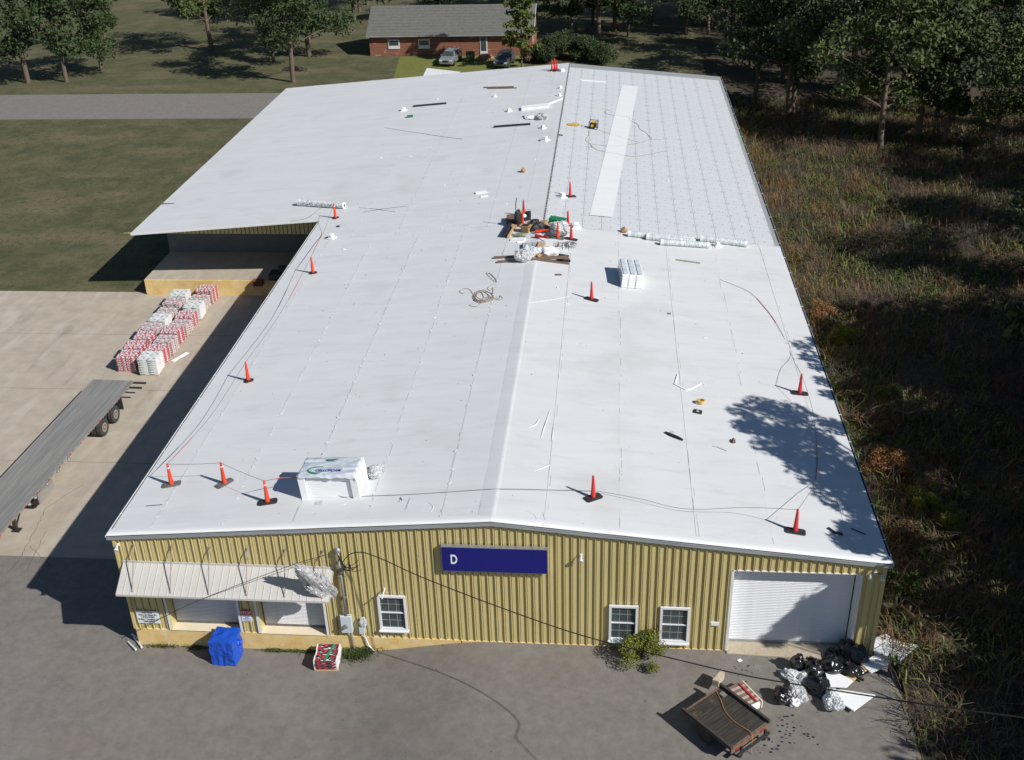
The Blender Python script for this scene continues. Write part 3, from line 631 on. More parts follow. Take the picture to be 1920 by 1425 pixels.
cone(982, 404, R(5), orange_shade, 0, 'shade-reddened cone with a grey cap standing beside the black tool bag', key='p')
for k, (u, v, l) in enumerate(((1035, 133, 'leftmost'), (1040, 131, 'middle'), (1044, 133, 'rightmost'))): cone(u, v, R(20*k), orange_shade, 1, '%s of the three shade-reddened cones bunched at the far end of the ridge' % l, key='q%d' % k)
for u, v, rz, l, m in ((1003, 438, R(-3), 'orange cone body lying on its side against the clear bag', orange), (1004, 446, R(-38), 'shade-reddened cone body lying loose in front of the tool pile', orange_shade)):
    t = on_roof('traffic_cone', u, v, rz, .15); tag(t, l, 'cone', 'cone bodies lying on the roof'); o = link('cone_body', PM[(m.name, True, False)][0] if (m.name, True, False) in PM else cone_proto(m)[0], t); o.rotation_euler = (0, R(87), 0)
for u, v, rz, l in ((1054, 480, R(-10), 'upper of two black rubber cone bases lying right of the brown boards'), (1057, 489, 0, 'lower of two black rubber cone bases lying right of the brown boards')):
    t = on_roof('cone_base', u, v, rz); tag(t, l, 'cone base', 'loose cone bases'); k = PM[('shaded_orange_plastic', True, False)]; link('rubber_base', k[1], t); link('base_lug', k[2], t)
t = on_roof('cone_base', 1308, 773, R(80)); tag(t, 'square black cone base with a hole under a coil of yellow cord', 'cone base'); MB().prism([(-.16, -.2), (.16, -.2), (.18, .18), (-.15, .2)], 0, .05).build('rubber_base', blk, t); MB().lathe([(.07, .05), (.07, .056)], 12).build('socket', tape, t)
b = MB(); P0 = RF(1310, 762, .05)
for k in range(7):
    a0 = random.random()*6; b.tube([(.16*math.cos(a)*(1+.2*k/7)+.1*random.random(), .13*math.sin(a), .02+.02*k+.02*random.random()) for a in [a0+j*.5 for j in range(13)]], .017, 5)
o = b.build('yellow_cord_coil', cordy); o.location = P0+Vector((.05, .25, 0)); tag(o, 'small coil of yellow cord beside the square cone base', 'cord')

# ------------------------------------------------------------------ warning line ropes
def rope(name, pts, m, label, red=(), r=.0095, straight=0):
    t = empty(name, pts[0]); tag(t, label, 'rope', 'warning line ropes'); b = Vector(pts[0]); S = []
    for i in range(straight):
        for j in range(12): q_ = Vector(pts[i]).lerp(Vector(pts[i+1]), j/12); q_.z -= .12*(j/12)*(1-j/12); S.append(q_-b)
    S += [p-b for p in spline(pts[straight:], 10)]
    MB().tube(S, r, 5).build('line', m, t)
    for a, c in red: i, j = int(a*len(S)), int(c*len(S))+1; MB().tube(S[i:j+1], r*1.7, 5).build('red_section', redl, t)
T = TOP
def mid(a, b, t=.5, sag=.1): p = a.lerp(b, t); p.z -= sag; return p
rope('warning_line', [T['a'], mid(T['a'], T['d'], .5, .35), T['d']], ropem, 'rope from the corner cone up the left eave to the square-based cone', [(.1, .25)])
rope('warning_line', [T['d'], mid(T['d'], T['e'], .5, .35), T['e']], ropem, 'rope along the left eave between the two square-based cones', [(.6, .7)])
rope('warning_line', [T['e'], RF(598, 462, .35), RF(607, 440, .15), mid(T['e'], T['f'], .85, .1), T['f']], ropem, 'rope with red stretch between the two cones at the roof notch', [(.05, .45)])
rope('warning_line', [T['f'], RF(600, 402, .4), RF(575, 410, .05), RF(545, 416, .05)], ropem, 'rope sagging left from the notch cone past the white roll')
rope('warning_line', [T['a'], T['b'], T['c'], RF(560, 925, .75), RF(640, 933, .05), RF(692, 931, .03), RF(770, 928, .03), RF(850, 923, .03), RF(930, 918, .03), RF(1040, 920, .03), RF(1112, 924, .09), RF(1130, 927, .12)], ropem, 'rope running past three left cones and along the front to the ridge', [(.25, .33)], straight=2)
rope('warning_line', [RF(1130, 927, .12), RF(1200, 943, .2), RF(1286, 962, .2), RF(1400, 973, .55), T['h']], ropem, 'rope sagging from the near-ridge cone to the front right cone')
rope('warning_line', [T['h'], RF(1520, 938, .55), RF(1528, 905, .12), RF(1532, 862, .03), RF(1528, 815, .2), RF(1518, 775, .55), T['i']], ropem, 'rope curving through the tree shadow between the right eave cones', [(.35, .62)])
rope('warning_line', [T['i'], RF(1488, 700, .6), RF(1483, 665, .03), RF(1462, 618, .03), RF(1436, 580, .03), RF(1404, 548, .03), RF(1350, 525, .03)], ropem, 'rope running up the right slope from the shadow cone', [(.55, .75)])
def cord(name, px, m, label, r=.014, cat='cord', lift=.02, rep=7):
    pts = [RF(u, v, lift) for u, v in px]; b = pts[0].copy(); o = MB().tube([p-b for p in spline(pts, rep)], r, 5).build(name, m); o.location = b; return tag(o, label, cat)
cord('extension_cord', [(917, 512), (929, 524), (927, 528), (912, 513), (921, 515), (931, 527), (925, 533), (915, 540), (918, 545), (922, 543), (924, 540), (923, 555), (912, 562), (898, 560), (890, 550), (897, 547), (905, 552), (905, 560), (892, 566), (885, 570), (880, 573), (892, 575), (902, 568), (896, 563), (888, 557), (892, 549), (902, 548), (908, 558), (925, 561), (938, 563), (942, 559), (937, 555), (936, 560), (920, 558), (908, 559), (897, 565), (889, 555), (880, 543), (868, 542), (862, 547), (868, 551), (872, 549)], cordb, 'brown cord lying in a loose tangle left of the ridge', .011)
lp = [(905+20*math.cos(a)*random.uniform(.35, 1.5), 557+11*math.sin(a)*random.uniform(.5, 1.2)) for a in [j*1.1 for j in range(26)]]
cord('extension_cord', lp, cordb, 'inner loops of the brown cord tangle left of the ridge', .011)
cord('loose_cord', [(722, 240), (760, 246), (800, 252), (840, 258), (867, 261)], ropem, 'straight thin cord on the far left slope', .016)
cord('wire_length', [(673, 390), (700, 392), (741, 398)], cordk, 'thin wire lying from upper left to lower right in the crossed pair', .012, 'wire'); cord('wire_length', [(681, 398), (720, 392), (762, 387)], cordk, 'thin wire lying from lower left to upper right in the crossed pair', .012, 'wire')
cord('generator_cord', [(1122, 244), (1140, 250), (1175, 261), (1200, 267), (1215, 263), (1240, 262)], cordb, 'cord running right from the yellow compressor', .016)
cord('generator_cord', [(1104, 246), (1103, 255), (1098, 262), (1103, 268), (1112, 271), (1140, 274), (1170, 273), (1200, 268)], cordb, 'cord looping down from the compressor and across the white strip', .016)
cord('generator_cord', [(1098, 275), (1110, 277), (1107, 272), (1120, 282), (1150, 288), (1188, 294), (1215, 290), (1250, 283)], cordb, 'lowest cord crossing the white strip on the fastened boards', .016)
cord('air_hose', [(1145, 207), (1134, 209), (1138, 214), (1160, 218), (1178, 220), (1182, 227), (1195, 233), (1200, 243), (1212, 250), (1222, 262)], cordb, 'hose snaking along the boards at the far right', .018)
cord('red_gap_wire', [(990, 568), (1010, 566), (1040, 561), (1066, 556)], tpo, 'wavering lifted seam of membrane near the ridge below the pile', .02, 'seam', .0)

# ------------------------------------------------------------------ foam bundles
def bundle():
    A, Bp = RF(566, 936), RF(676, 935); d = (Bp-A); wd = d.length; rz = math.atan2(d.y, d.x); t = empty('foam_bundle', (A+Bp)/2, rz, 8); tag(t, 'big bundle of white foam boards under plastic wrap with green ring print', 'foam bundle')
    D, Hh = 1.25, 1.15
    for k in range(9): MB().box((0, D/2+.05, .065+k*Hh/9), (wd-.22-.02*(k % 2), D-.1, Hh/9-.006)).build('foam_board', foam, t, bevel=.008)
    for s in (-1, 1):
        for q in (0, 1):
            b = MB(); y0 = 0 if q == 0 else D+.08
            b.prism([(s*wd/2-s*.30, y0), (s*wd/2, y0), (s*wd/2, y0+(.28 if q == 0 else -.28)), (s*wd/2-s*.05, y0+(.28 if q == 0 else -.28)), (s*wd/2-s*.08, y0+(.06 if q == 0 else -.06)), (s*wd/2-s*.30, y0+(.06 if q == 0 else -.06))][::s if q == 0 else -s], 0, Hh-.02)
            b.build('corner_board', foam if s < 0 else tponew, t, bevel=.01)
    MB().box((wd/2-.03, D/2, Hh/2), (.03, D-.4, Hh-.1)).build('end_sheet', foam, t)
    b = MB(); nx, ny_ = 40, 22
    for j in range(ny_+1):
        for i in range(nx+1):
            x = (i/nx-.5)*(wd+.02); y = -.03+j/ny_*(D+.14); e = min(i, nx-i)
            z = Hh+.02+.05*noise.noise(Vector((x*1.1, y*6, 2)))+.035*noise.noise(Vector((x*3, y*11, 4)))+.03*(.3-abs(noise.noise(Vector((x*2.4+y*2, y*5, 9)))))+.06*math.sin(math.pi*j/ny_)*(.4+.6*i/nx)
            if j == 0: z -= .10+.10*abs(noise.noise(Vector((x*2.5, 0, 7)))); y -= .03
            if j == ny_: z -= .2
            if e == 0: z -= .12+.1*abs(noise.noise(Vector((y*4, i, 7))))
            b.v.append((x, y, z))
    for j in range(ny_):
        for i in range(nx): q = j*(nx+1)+i; b.f.append((q, q+1, q+nx+2, q+nx+1))
    b.build('wrap_sheet', wrap, t, smooth=True)
    g = MB(); n = 22
    for i in range(n):
        a = R(55+i*250/n); c = R(55+(i+1)*250/n); w1 = .035+.04*math.sin(math.pi*i/n); w2 = .035+.04*math.sin(math.pi*(i+1)/n); cx, cy, z = -.42, .30, Hh+.085
        g.add([((cx+.36*math.cos(a)), cy+(.25-w1)*math.sin(a), z), (cx+(.36+w1)*math.cos(a), cy+.25*math.sin(a), z), (cx+(.36+w2)*math.cos(c), cy+.25*math.sin(c), z), (cx+.36*math.cos(c), cy+(.25-w2)*math.sin(c), z)], [(0, 1, 2, 3)])
    g.build('printed_ring', inkg, t)
    text('lettering', 'CELLOFOAM', .20, inkb, t, (.05, .24, Hh+.092), (R(4), 0, 0), sx=.95, bold=.005, sh=.2)
    MB().add([(-.3, 1.05, Hh+.10), (.3, 1.08, Hh+.10), (.1, .95, Hh+.10), (-.15, .94, Hh+.10)], [(3, 2, 1, 0)]).build('printed_mark', inkg, t)
bundle()
o = crumple('plastic_wad', clear, None, (.72, .8, .38), 9, 4, .4); o.location = RF(704, 890, .0); tag(o, 'crumpled clear plastic wad right of the big foam bundle', 'plastic wad')
def bundle2():
    P = RF(1184, 541); t = empty('foam_bundle', P, R(5), 20); tag(t, 'smaller white foam bundle strapped lengthwise on the right slope', 'foam bundle')
    for k in range(5):
        for s in (-1, 0, 1): MB().box((s*.40, 1.2, .09+k*.16), (.39, 2.35-.1*(k > 3), .155)).build('foam_board', foam, t, bevel=.02)
    for s in (-.40, .02, .42): MB().box((s, 1.2, .845), (.26 if s else .2, 2.2, .012)).build('wrap_strip', wrap, t)
    for s in (-.2, .22): MB().box((s, -.002, .4), (.02, .012, .8)).build('strap', tape, t)
    MB().box((-.61, 1.2, .42), (.012, 2.2, .8)).build('side_wrap', wrap, t)
bundle2()
# membrane rolls
def roll(px0, px1, r, label, dz=0, m=None):
    a, b = RF(*px0, r+dz), RF(*px1, r+dz); t = empty('membrane_roll', a); tag(t, label, 'roll', 'wrapped membrane rolls'); d = b-a; q = d.normalized()
    MB().tube([(0, 0, 0), d*.06, d*.94, d], [r*.97, r, r, r*.97], 20).build('roll_body', m or pr_roll, t, smooth=True)
    MB().tube([-q*.004, q*.01], r*.42, 12).build('core', dark, t); MB().tube([-q*.012, q*.16], r*1.02, 18).build('end_wrap', tponew, t); MB().tube([q*(d.length-.16), q*(d.length+.01)], r*1.02, 18).build('end_wrap', tponew, t)
    MB().tube([q*(-.014), q*(-.012)], r*.42, 12).build('core_hole', dark, t)
    s = MB()
    for k in range(int(d.length/.42)):
        c = q*(.4+k*.42); n_ = 14; u_ = q.orthogonal().normalized(); v_ = q.cross(u_); s.tube([c+(u_*math.cos(a_)+v_*math.sin(a_))*(r+.003)+q*.12*a_/6 for a_ in [j*2*math.pi/n_ for j in range(n_+1)]], .012, 4)
    s.build('spiral_tape', signw, t)
roll((1178, 443), (1300, 455), .19, 'wrapped membrane roll farthest left behind the row on the right slope')
roll((1212, 449), (1303, 459), .19, 'wrapped membrane roll in the middle of the three overlapping rolls')
roll((1238, 459), (1329, 465), .19, 'wrapped membrane roll in front of the other two')
roll((1313, 452), (1400, 463), .19, 'wrapped membrane roll at the right end of the row')
roll((646, 391), (560, 385), .22, 'white printed membrane roll lying by the roof notch', m=pr_wht)
def slab(name, u, v, d, rz, m, label, cat, bevel=0, parts=None):
    t = on_roof(name, u, v, rz); o = MB().box((0, 0, d[2]/2), d).build('body', m, t, bevel=bevel)
    C.objects.unlink(t); bpy.data.objects.remove(t); P = RF(u, v, .006); o.name = name; o.location = P; o.rotation_euler = (Matrix.Rotation(-math.atan(SL if P.x <= RX else SR), 4, 'Y') @ Matrix.Rotation(rz, 4, 'Z')).to_euler(); return tag(o, label, cat)
slab('timber_plank', 806, 198, (3.1, .12, .16), R(1), inkk, 'black batten on the far left slope with a shadow under it', 'plank')
slab('timber_plank', 960, 237, (3.1, .14, .16), R(-2), inkk, 'black batten nearest the green patch, below the white foam strip', 'plank')
slab('timber_plank', 935, 164.5, (3.1, .16, .10), R(-15), wood, 'brown plank farthest back on the roof, upper of two', 'plank'); slab('timber_plank', 941, 166.5, (3.0, .12, .08), R(-14), wood, 'brown plank farthest back on the roof, lower of two', 'plank')
slab('timber_plank', 1004, 220, (2.4, .14, .12), R(-16), wood, 'dark plank under the crumpled plastic near the far ridge', 'plank')
slab('foam_strip', 1003, 203, (2.4, 1.0, .22), R(5), foam, 'flat white foam block with a blue shadowed end near the far ridge', 'foam block', .03)
slab('foam_strip', 1041, 191, (1.9, .14, .1), R(52), foam, 'narrow white foam strip slanting up from the foam block', 'foam strip')
slab('metal_strip', 1290, 491, (1.45, .14, .05), R(-7), mat('grey_batten', (.28, .26, .21), (.34, .32, .26), rough=.6), 'short grey-brown batten alone on the right slope', 'batten')
slab('foam_scrap', 902, 362, (.75, .28, .12), R(8), foam, 'larger of two white foam offcuts on the middle left slope', 'foam scrap'); slab('foam_scrap', 908, 369, (.5, .14, .08), R(12), foam, 'smaller of two white foam offcuts on the middle left slope', 'foam scrap')
slab('green_tray', 769, 220, (.55, .3, .18), R(10), green, 'small green case on the far left slope', 'case', .02)
o = crumple('plastic_wad', clear, None, (.9, 1.0, .5), 12, 3, .4); o.location = RF(1018, 223); tag(o, 'clear plastic lump on the dark plank near the far ridge', 'plastic wad')
o = crumple('plastic_scrap', foam, None, (1.1, .8, .2), 13, 3, .5); o.location = RF(995, 222); tag(o, 'flattened white plastic left of the clear lump near the far ridge', 'plastic scrap')
def vent(u, v, s, label, k=0):
    t = on_roof('roof_vent', u, v, R(20*k)); tag(t, label, 'vent', 'small white flashed roof vents'); MB().box((0, 0, .03), (s*1.6, s*1.6, .06)).build('flashing', foam, t, bevel=.02); MB().box((0, 0, s*.28+.05), (s, s, s*.55), taper=.9).build('curb', foam, t, bevel=.03); MB().box((.02, 0, s*.55+.09), (s*.8, s*1.05, .08)).build('cap', foam, t, bevel=.02)
for k, (u, v, s, l) in enumerate(((757, 208, .35, 'white roof vent at the left end of the black batten'), (955, 209, .3, 'white roof vent left of the long foam block'), (1018, 241, .3, 'white roof vent left of the ridge, right of the black batten'), (1022, 264, .38, 'white roof vent closest to the ridge seam below the battens'), (928, 182, .2, 'tiny white roof vent between the two far planks'),
    (1055, 134, .3, 'white roof vent beside the three bunched cones'), (1051, 166, .22, 'upper small vent left of the far ridge seam'), (1049, 180, .22, 'lower small vent left of the far ridge seam'), (622, 447, .32, 'white roof vent just right of the roof notch'), (1080, 428, .4, 'white vent at the right of the tool pile'), (1345, 462, .28, 'white vent below the right-end roll'), (1054, 370, .35, 'white foam cube left of the cone on the boards'))): vent(u, v, s, l, k)
slab('foam_strip', 1112, 152.5, (2.6, .12, .06), R(2), foam, 'thin white strip on the boards at the far right', 'foam strip')
# bent white strip and other bits on the right slope
P = [RF(u, v, .03) for u, v in ((1271, 702), (1265, 721), (1286, 732), (1296, 730), (1316, 719), (1322, 722))]; b = MB()
for a, c in zip(P, P[1:]): b.bar(a-P[0], c-P[0], .05, .035)
o = b.build('bent_strip', foam); o.location = P[0]; tag(o, 'bent white edge strip on the right slope above the cone base', 'metal strip')
P = RF(1262, 819); t = empty('knife_blade', P, R(-25), 20); tag(t, 'black curved rubber strip with a small clear cup on the right slope', 'rubber strip')
MB().tube(spline([(-.42, .08, .04), (-.1, .0, .05), (.2, -.02, .05), (.48, -.05, .03)], 5), [.05+.03*math.sin(i/15*3.1) for i in range(16)], 6).build('strip', inkk, t); MB().lathe([(.1, .06), (.11, .14), (.09, .15)], 12, (-.12, .12, 0)).build('cup', tape, t)
cord('sealant_smear', [(1336, 837), (1345, 839), (1350, 841), (1362, 846)], tape, 'thin grey splinter lying right of the black rubber strip', .022, 'splinter')
o = crumple('debris_scrap', wood, None, (.2, .32, .16), 21, 2, .6); o.location = RF(1375, 829); tag(o, 'small dark scrap at the left edge of the tree shadow', 'scrap')
for k, (u, v, d, rz, l) in enumerate(((1560, 996, (.42, .1, .05), R(-50), 'black strip leaning against another near the front right corner'), (1572, 1001, (.32, .13, .05), R(-12), 'short black strip near the front right corner'), (1609, 997, (.6, .05, .03), R(-30), 'thin black rod in the tree shadow near the front right corner'),
     (634, 425, (.22, .3, .03), R(30), 'dark triangular scrap right of the roof notch'), (289, 948, (.7, .02, .02), R(4), 'thin straight wire near the front left corner'), (1047, 516, (.35, .14, .06), R(15), 'brown scrap below the two loose cone bases'),
     (751, 937, (.04, .35, .01), R(-6), 'left of two faint marked tapes near the front edge'), (765, 945, (.05, .8, .01), R(-4), 'right of two faint marked tapes near the front edge'), (752, 936, (.2, .03, .02), R(-60), 'dark splinter right of the big foam bundle'), (1255, 589, (.16, .16, .05), 0, 'small grey cap on the right slope'), (598, 943, (.3, .25, .015), R(10), 'scribbled mark patch in front of the foam bundle'))):
    slab('roof_scrap', u, v, d, rz, (inkk, inkk, inkk, inkk, inkk, wood, tape, tape, inkk, steel, tape)[k], l, 'scrap')
sp = MB()
for k in range(520):
    x, y = random.uniform(.3, W-.3), random.uniform(.3, 76)**1.0; s = random.uniform(.006, .022)*(1+y/60); sp.box((x, y, zr(x)+.022), (s*random.uniform(1, 3), s, .006), rz=random.random()*3)
stuff(sp.build('roof_grit', mat('grit', (.14, .12, .10), rough=.9))); bpy.data.objects['roof_grit']['label'] = 'fine dark specks scattered on the white roof'
sp2 = MB()
for k in range(15):
    x, y = random.uniform(.6, W-1.5), random.uniform(1, 70); s = random.uniform(.03, .07)*(1+y/60); sp2.box((x, y, zr(x)+.03), (s*random.uniform(1, 2.5), s, .03), rz=random.random()*3)
stuff(sp2.build('foam_crumbs', foam)); bpy.data.objects['foam_crumbs']['label'] = 'small white foam crumbs scattered on the roof'
# wrinkles in the membrane near the front of the ridge
for px in ([(1032, 766), (1026, 785), (1018, 808), (1013, 825)], [(1038, 795), (1036, 815), (1034, 830)], [(1012, 782), (1004, 796), (990, 802)], [(1020, 875), (1030, 872), (1000, 884)]):
    S = spline([RF(u, v, .0) for u, v in px], 5); MB().tube(S, [.006+.03*math.sin(math.pi*i/(len(S)-1)) for i in range(len(S))], 6).build('membrane_wrinkle', tpo, B, smooth=True)
for px in ([(985, 957), (1002, 966), (1010, 982)], [(1018, 960), (1022, 975)], [(800, 940), (812, 950), (806, 962)], [(640, 948), (650, 944)]):
    S = spline([RF(u, v, .0) for u, v in px], 5); MB().tube(S, [.005+.02*math.sin(math.pi*i/(len(S)-1)) for i in range(len(S))], 6).build('membrane_wrinkle', tpo, B, smooth=True)

# ------------------------------------------------------------------ tool pile on the ridge
def thing_box(name, u, v, d, rz, m, label, cat, extra=None, bevel=.01):
    t = on_roof(name, u, v, rz); tag(t, label, cat); MB().box((0, 0, d[2]/2), d).build('body', m, t, bevel=bevel)
    if extra: extra(t, d)
    return t
def slats(m, n):
    def f(t, d):
        for i in range(n): MB().box((0, -d[1]/2+d[1]*(i+.5)/n, d[2]+.02), (d[0]*1.04, d[1]/n*.7, .03)).build('slat', m, t)
    return f
def flaps(m):
    def f(t, d):
        MB().box((-d[0]*.62, 0, d[2]*.98), (d[0]*.4, d[1]*.9, .012)).build('flap', m, t); MB().box((d[0]*.62, 0, d[2]*.95), (d[0]*.35, d[1]*.9, .012)).build('flap', m, t); MB().box((0, 0, d[2]-.01), (d[0]*.86, d[1]*.86, .03)).build('opening', dark, t)
    return f
def lid(m):
    def f(t, d):
        MB().box((0, .02, d[2]+.035), (d[0]*1.05, d[1]*1.08, .07)).build('lid', m, t, bevel=.015)
        for s in (-1, 1): MB().box((s*d[0]*.53, 0, d[2]*.7), (.03, .12, .05)).build('handle', steel, t)
    return f
thing_box('slatted_crate', 963, 416, (.85, 1.2, .3), R(2), wood, 'weathered brown slatted crate at the left of the tool pile', 'crate', slats(wood, 5))
slab('timber_plank', 955, 430, (.22, 2.9, .28), R(-8), inkk, 'dark edged plank lying along the left of the tool pile', 'plank'); slab('timber_plank', 960, 436, (.14, 2.0, .14), R(-8), woodl, 'tan plank alongside the dark one at the left of the pile', 'plank')
t = on_roof('tool_bag', 973, 424, R(0)); tag(t, 'tall black bag standing between the crate and the capped cone', 'bag'); crumple('bag_body', blk, t, (.5, .5, 1.25), 4, 3, .2); MB().tube([(-.1, 0, 1.1), (-.05, 0, 1.5), (.05, 0, 1.9)], .03).build('shaft', inkk, t)
thing_box('cardboard_box', 987, 434, (.52, .5, .42), R(-20), card, 'open cardboard box at the front of the tool pile', 'box', flaps(card))
t = thing_box('tool_case', 988, 413, (.5, .4, .2), R(10), inkk, 'black tool case with a white helmet on it in the pile', 'tool case', lid(inkk)); 
o = crumple('helmet', signw, None, (.3, .36, .26), 2, 3, .05); o.location = RF(983, 416, .3); tag(o, 'white hard hat between the shade-reddened cone and the black case', 'helmet')
t = on_roof('power_tool', 984, 406, R(10)); tag(t, 'yellow and black power tool behind the white hard hat', 'power tool'); MB().box((0, 0, .2), (.4, .16, .16)).build('housing', yellow, t, bevel=.03); MB().box((.2, 0, .12), (.14, .2, .3)).build('motor', blk, t, bevel=.02); MB().box((-.1, 0, .06), (.1, .14, .14)).build('grip', blk, t)
t = on_roof('tool_bucket', 991, 407, 0); tag(t, 'dark round bucket of tools at the back right of the crate', 'bucket'); MB().lathe([(.17, 0), (.2, .35), (.18, .36), (.16, .05)], 14).build('pail', inkk, t); MB().tube([(-.2, 0, .34), (-.15, 0, .5), (.15, 0, .5), (.2, 0, .34)], .012).build('handle', steel, t)
for k, (u, v, d, s, l) in enumerate(((1003, 428, (.8, .8, .5), 31, 'black tarp heap behind the lying orange cone, left part'), (1013, 431, (1.0, .7, .4), 32, 'black tarp heap behind the lying orange cone, right part'), (999, 433, (.5, .4, .25), 33, 'small black heap in front of the black tarp'), (1027, 445, (.8, .4, .12), 34, 'flat black cloth under the orange-red cone'))):
    o = crumple('black_tarp', blk, None, d, s, 3, .5); o.location = RF(u, v); tag(o, l, 'tarp')
for k, (u, v, d, s, l) in enumerate(((1020, 428, (.75, .6, .55), 41, 'crumpled cardboard behind the green box'), (1013, 470, (.6, .75, .5), 42, 'torn brown cardboard on the plastic heap'), (1010, 482, (.35, .5, .25), 43, 'torn cardboard piece on top of the long boards'), (964, 428, (.4, .3, .3), 44, 'tan cardboard scrap by the slatted crate'), (1170, 436, (.5, .35, .35), 45, 'small brown box left of the membrane rolls'), (981, 323, (.4, .35, .35), 46, 'lone brown cardboard box on the left slope'))):
    o = crumple('cardboard_scrap', card, None, d, s, 2, .45); o.location = RF(u, v); tag(o, l, 'cardboard')
thing_box('job_box', 1044, 428, (1.0, .6, .6), R(-12), green, 'green metal job box behind the clear plastic bag', 'tool box', lid(green))
def bag(u, v, d, s, m, label, cat='bag', dz=0, sub=4):
    t = on_roof('plastic_bag', u, v); tag(t, label, cat); crumple('bag_body', m, t, d, s, sub, .4); crumple('bag_neck', m, t, (d[0]*.25, d[1]*.25, d[2]*.3), s+1, 2, .5, False, (d[0]*.1, 0, d[2]*.7)); return t
bag(1050, 440, (1.3, 1.0, .8), 51, clear, 'big clear bag of scraps behind the upright cones'); bag(984, 488, (1.1, .9, .75), 52, clear, 'grey clear bag on the left end of the long boards'); bag(1030, 478, (1.1, .9, .5), 53, foam, 'white plastic heap right of the torn cardboard'); bag(1000, 478, (1.0, .8, .5), 54, wrap, 'bluish clear plastic heap behind the grey clear bag'); bag(994, 423, (.6, .8, .3), 55, foam, 'white plastic beside the black tool case')
t = on_roof('metal_tray', 1002, 463, R(4)); tag(t, 'grey ribbed metal sheet lying in the middle of the pile', 'metal sheet')
for i in range(7): MB().box((-.6+.2*i, 0, .12+.03*(i % 2)), (.19, .95, .03)).build('rib', tape, t)
MB().box((-.72, 0, .06), (.04, .95, .16)).build('edge', inkk, t)
for (u, v, L, rz, l) in ((975, 482, 3.2, R(-2), 'upper long brown board under the plastic heaps'), (998, 488, 4.2, R(1), 'middle long brown board under the plastic heaps'), (1020, 490, 3.0, R(-5), 'thin lower board pointing at the loose cone bases'), (1030, 484, 2.4, R(-1), 'short brown board right of the torn cardboard')): slab('timber_plank', u, v, (L, .2 if 'thin' not in l else .08, .1), rz, wood, l, 'plank')
b = MB(); P0 = RF(1052, 460, .02)
for k in range(7):
    cx = -.6+k*.22; b.tube(spline([(cx+.3*math.cos(a)*random.uniform(.7, 1.2), .5*math.sin(a)*random.uniform(.6, 1.3), .02) for a in [random.random()*6+j*.9 for j in range(8)]], 4), .011, 4)
o = b.build('cord_tangle', cordk); o.location = P0; tag(o, 'black and white cord tangle below the upright cones', 'cord'); b = MB()
for k in range(6): b.tube(spline([(random.uniform(-.6, .6), random.uniform(-.5, .5), .03) for j in range(7)], 5), .011, 4)
o = b.build('cord_tangle', mat('olive_cord', (.12, .14, .08), rough=.7)); o.location = RF(976, 441); tag(o, 'dark green cord tangle in front of the slatted crate', 'cord')
for u, v, d, rz, l in ((1068, 466, (.06, 1.3, .03), R(3), 'right side of the white foam strip frame'), (1056, 466, (.06, .8, .03), R(5), 'left side of the white foam strip frame'), (1062, 471, (.5, .06, .03), 0, 'lower cross strip of the white foam strip frame'), (971, 450, (.9, .35, .08), R(-8), 'white foam offcut below the left planks'), (977, 454, (.5, .12, .06), R(20), 'thin white offcut below the left planks')): slab('foam_strip', u, v, d, rz, foam, l, 'foam strip')
# compressor and cord heap on boards
t = on_roof('compressor', 1112, 241, R(-8)); tag(t, 'yellow and black compressor in a tube frame on the boards', 'compressor')
MB().box((0, 0, .3), (.5, .4, .36)).build('engine', blk, t, bevel=.04); MB().box((0, .05, .53), (.42, .3, .14)).build('tank', yellow, t, bevel=.04); MB().tube([(-.08, -.21, .28), (-.08, -.26, .28)], .11, 14).build('recoil_cover', yellow, t)
b = MB()
for s in (-1, 1): b.tube([(s*.34, -.28, .02), (s*.34, -.28, .6), (s*.3, -.2, .72), (s*.3, .2, .72), (s*.34, .28, .6), (s*.34, .28, .02), (s*.34, -.28, .02)], .025)
for y in (-.28, .28): b.tube([(-.34, y, .04), (.34, y, .04)], .025)
b.tube([(-.3, 0, .72), (.3, 0, .72)], .025); b.build('frame', blk, t)
b = MB()
for k in range(12): b.tube([(.7*random.uniform(.5, 1)*math.cos(a)+random.uniform(-.1, .1), .35*math.sin(a)*random.uniform(.8, 1.1), .02+.008*k) for a in [random.random()*6+j*.5 for j in range(13)]], .014, 4)
o = b.build('yellow_cord_coil', cordy); o.location = RF(1074, 235); tag(o, 'flat heap of yellow cord left of the compressor', 'cord')
slab('roof_scrap', 1051, 254, (.35, .2, .05), R(-5), inkk, 'small black scrap beside the far ridge seam', 'scrap')

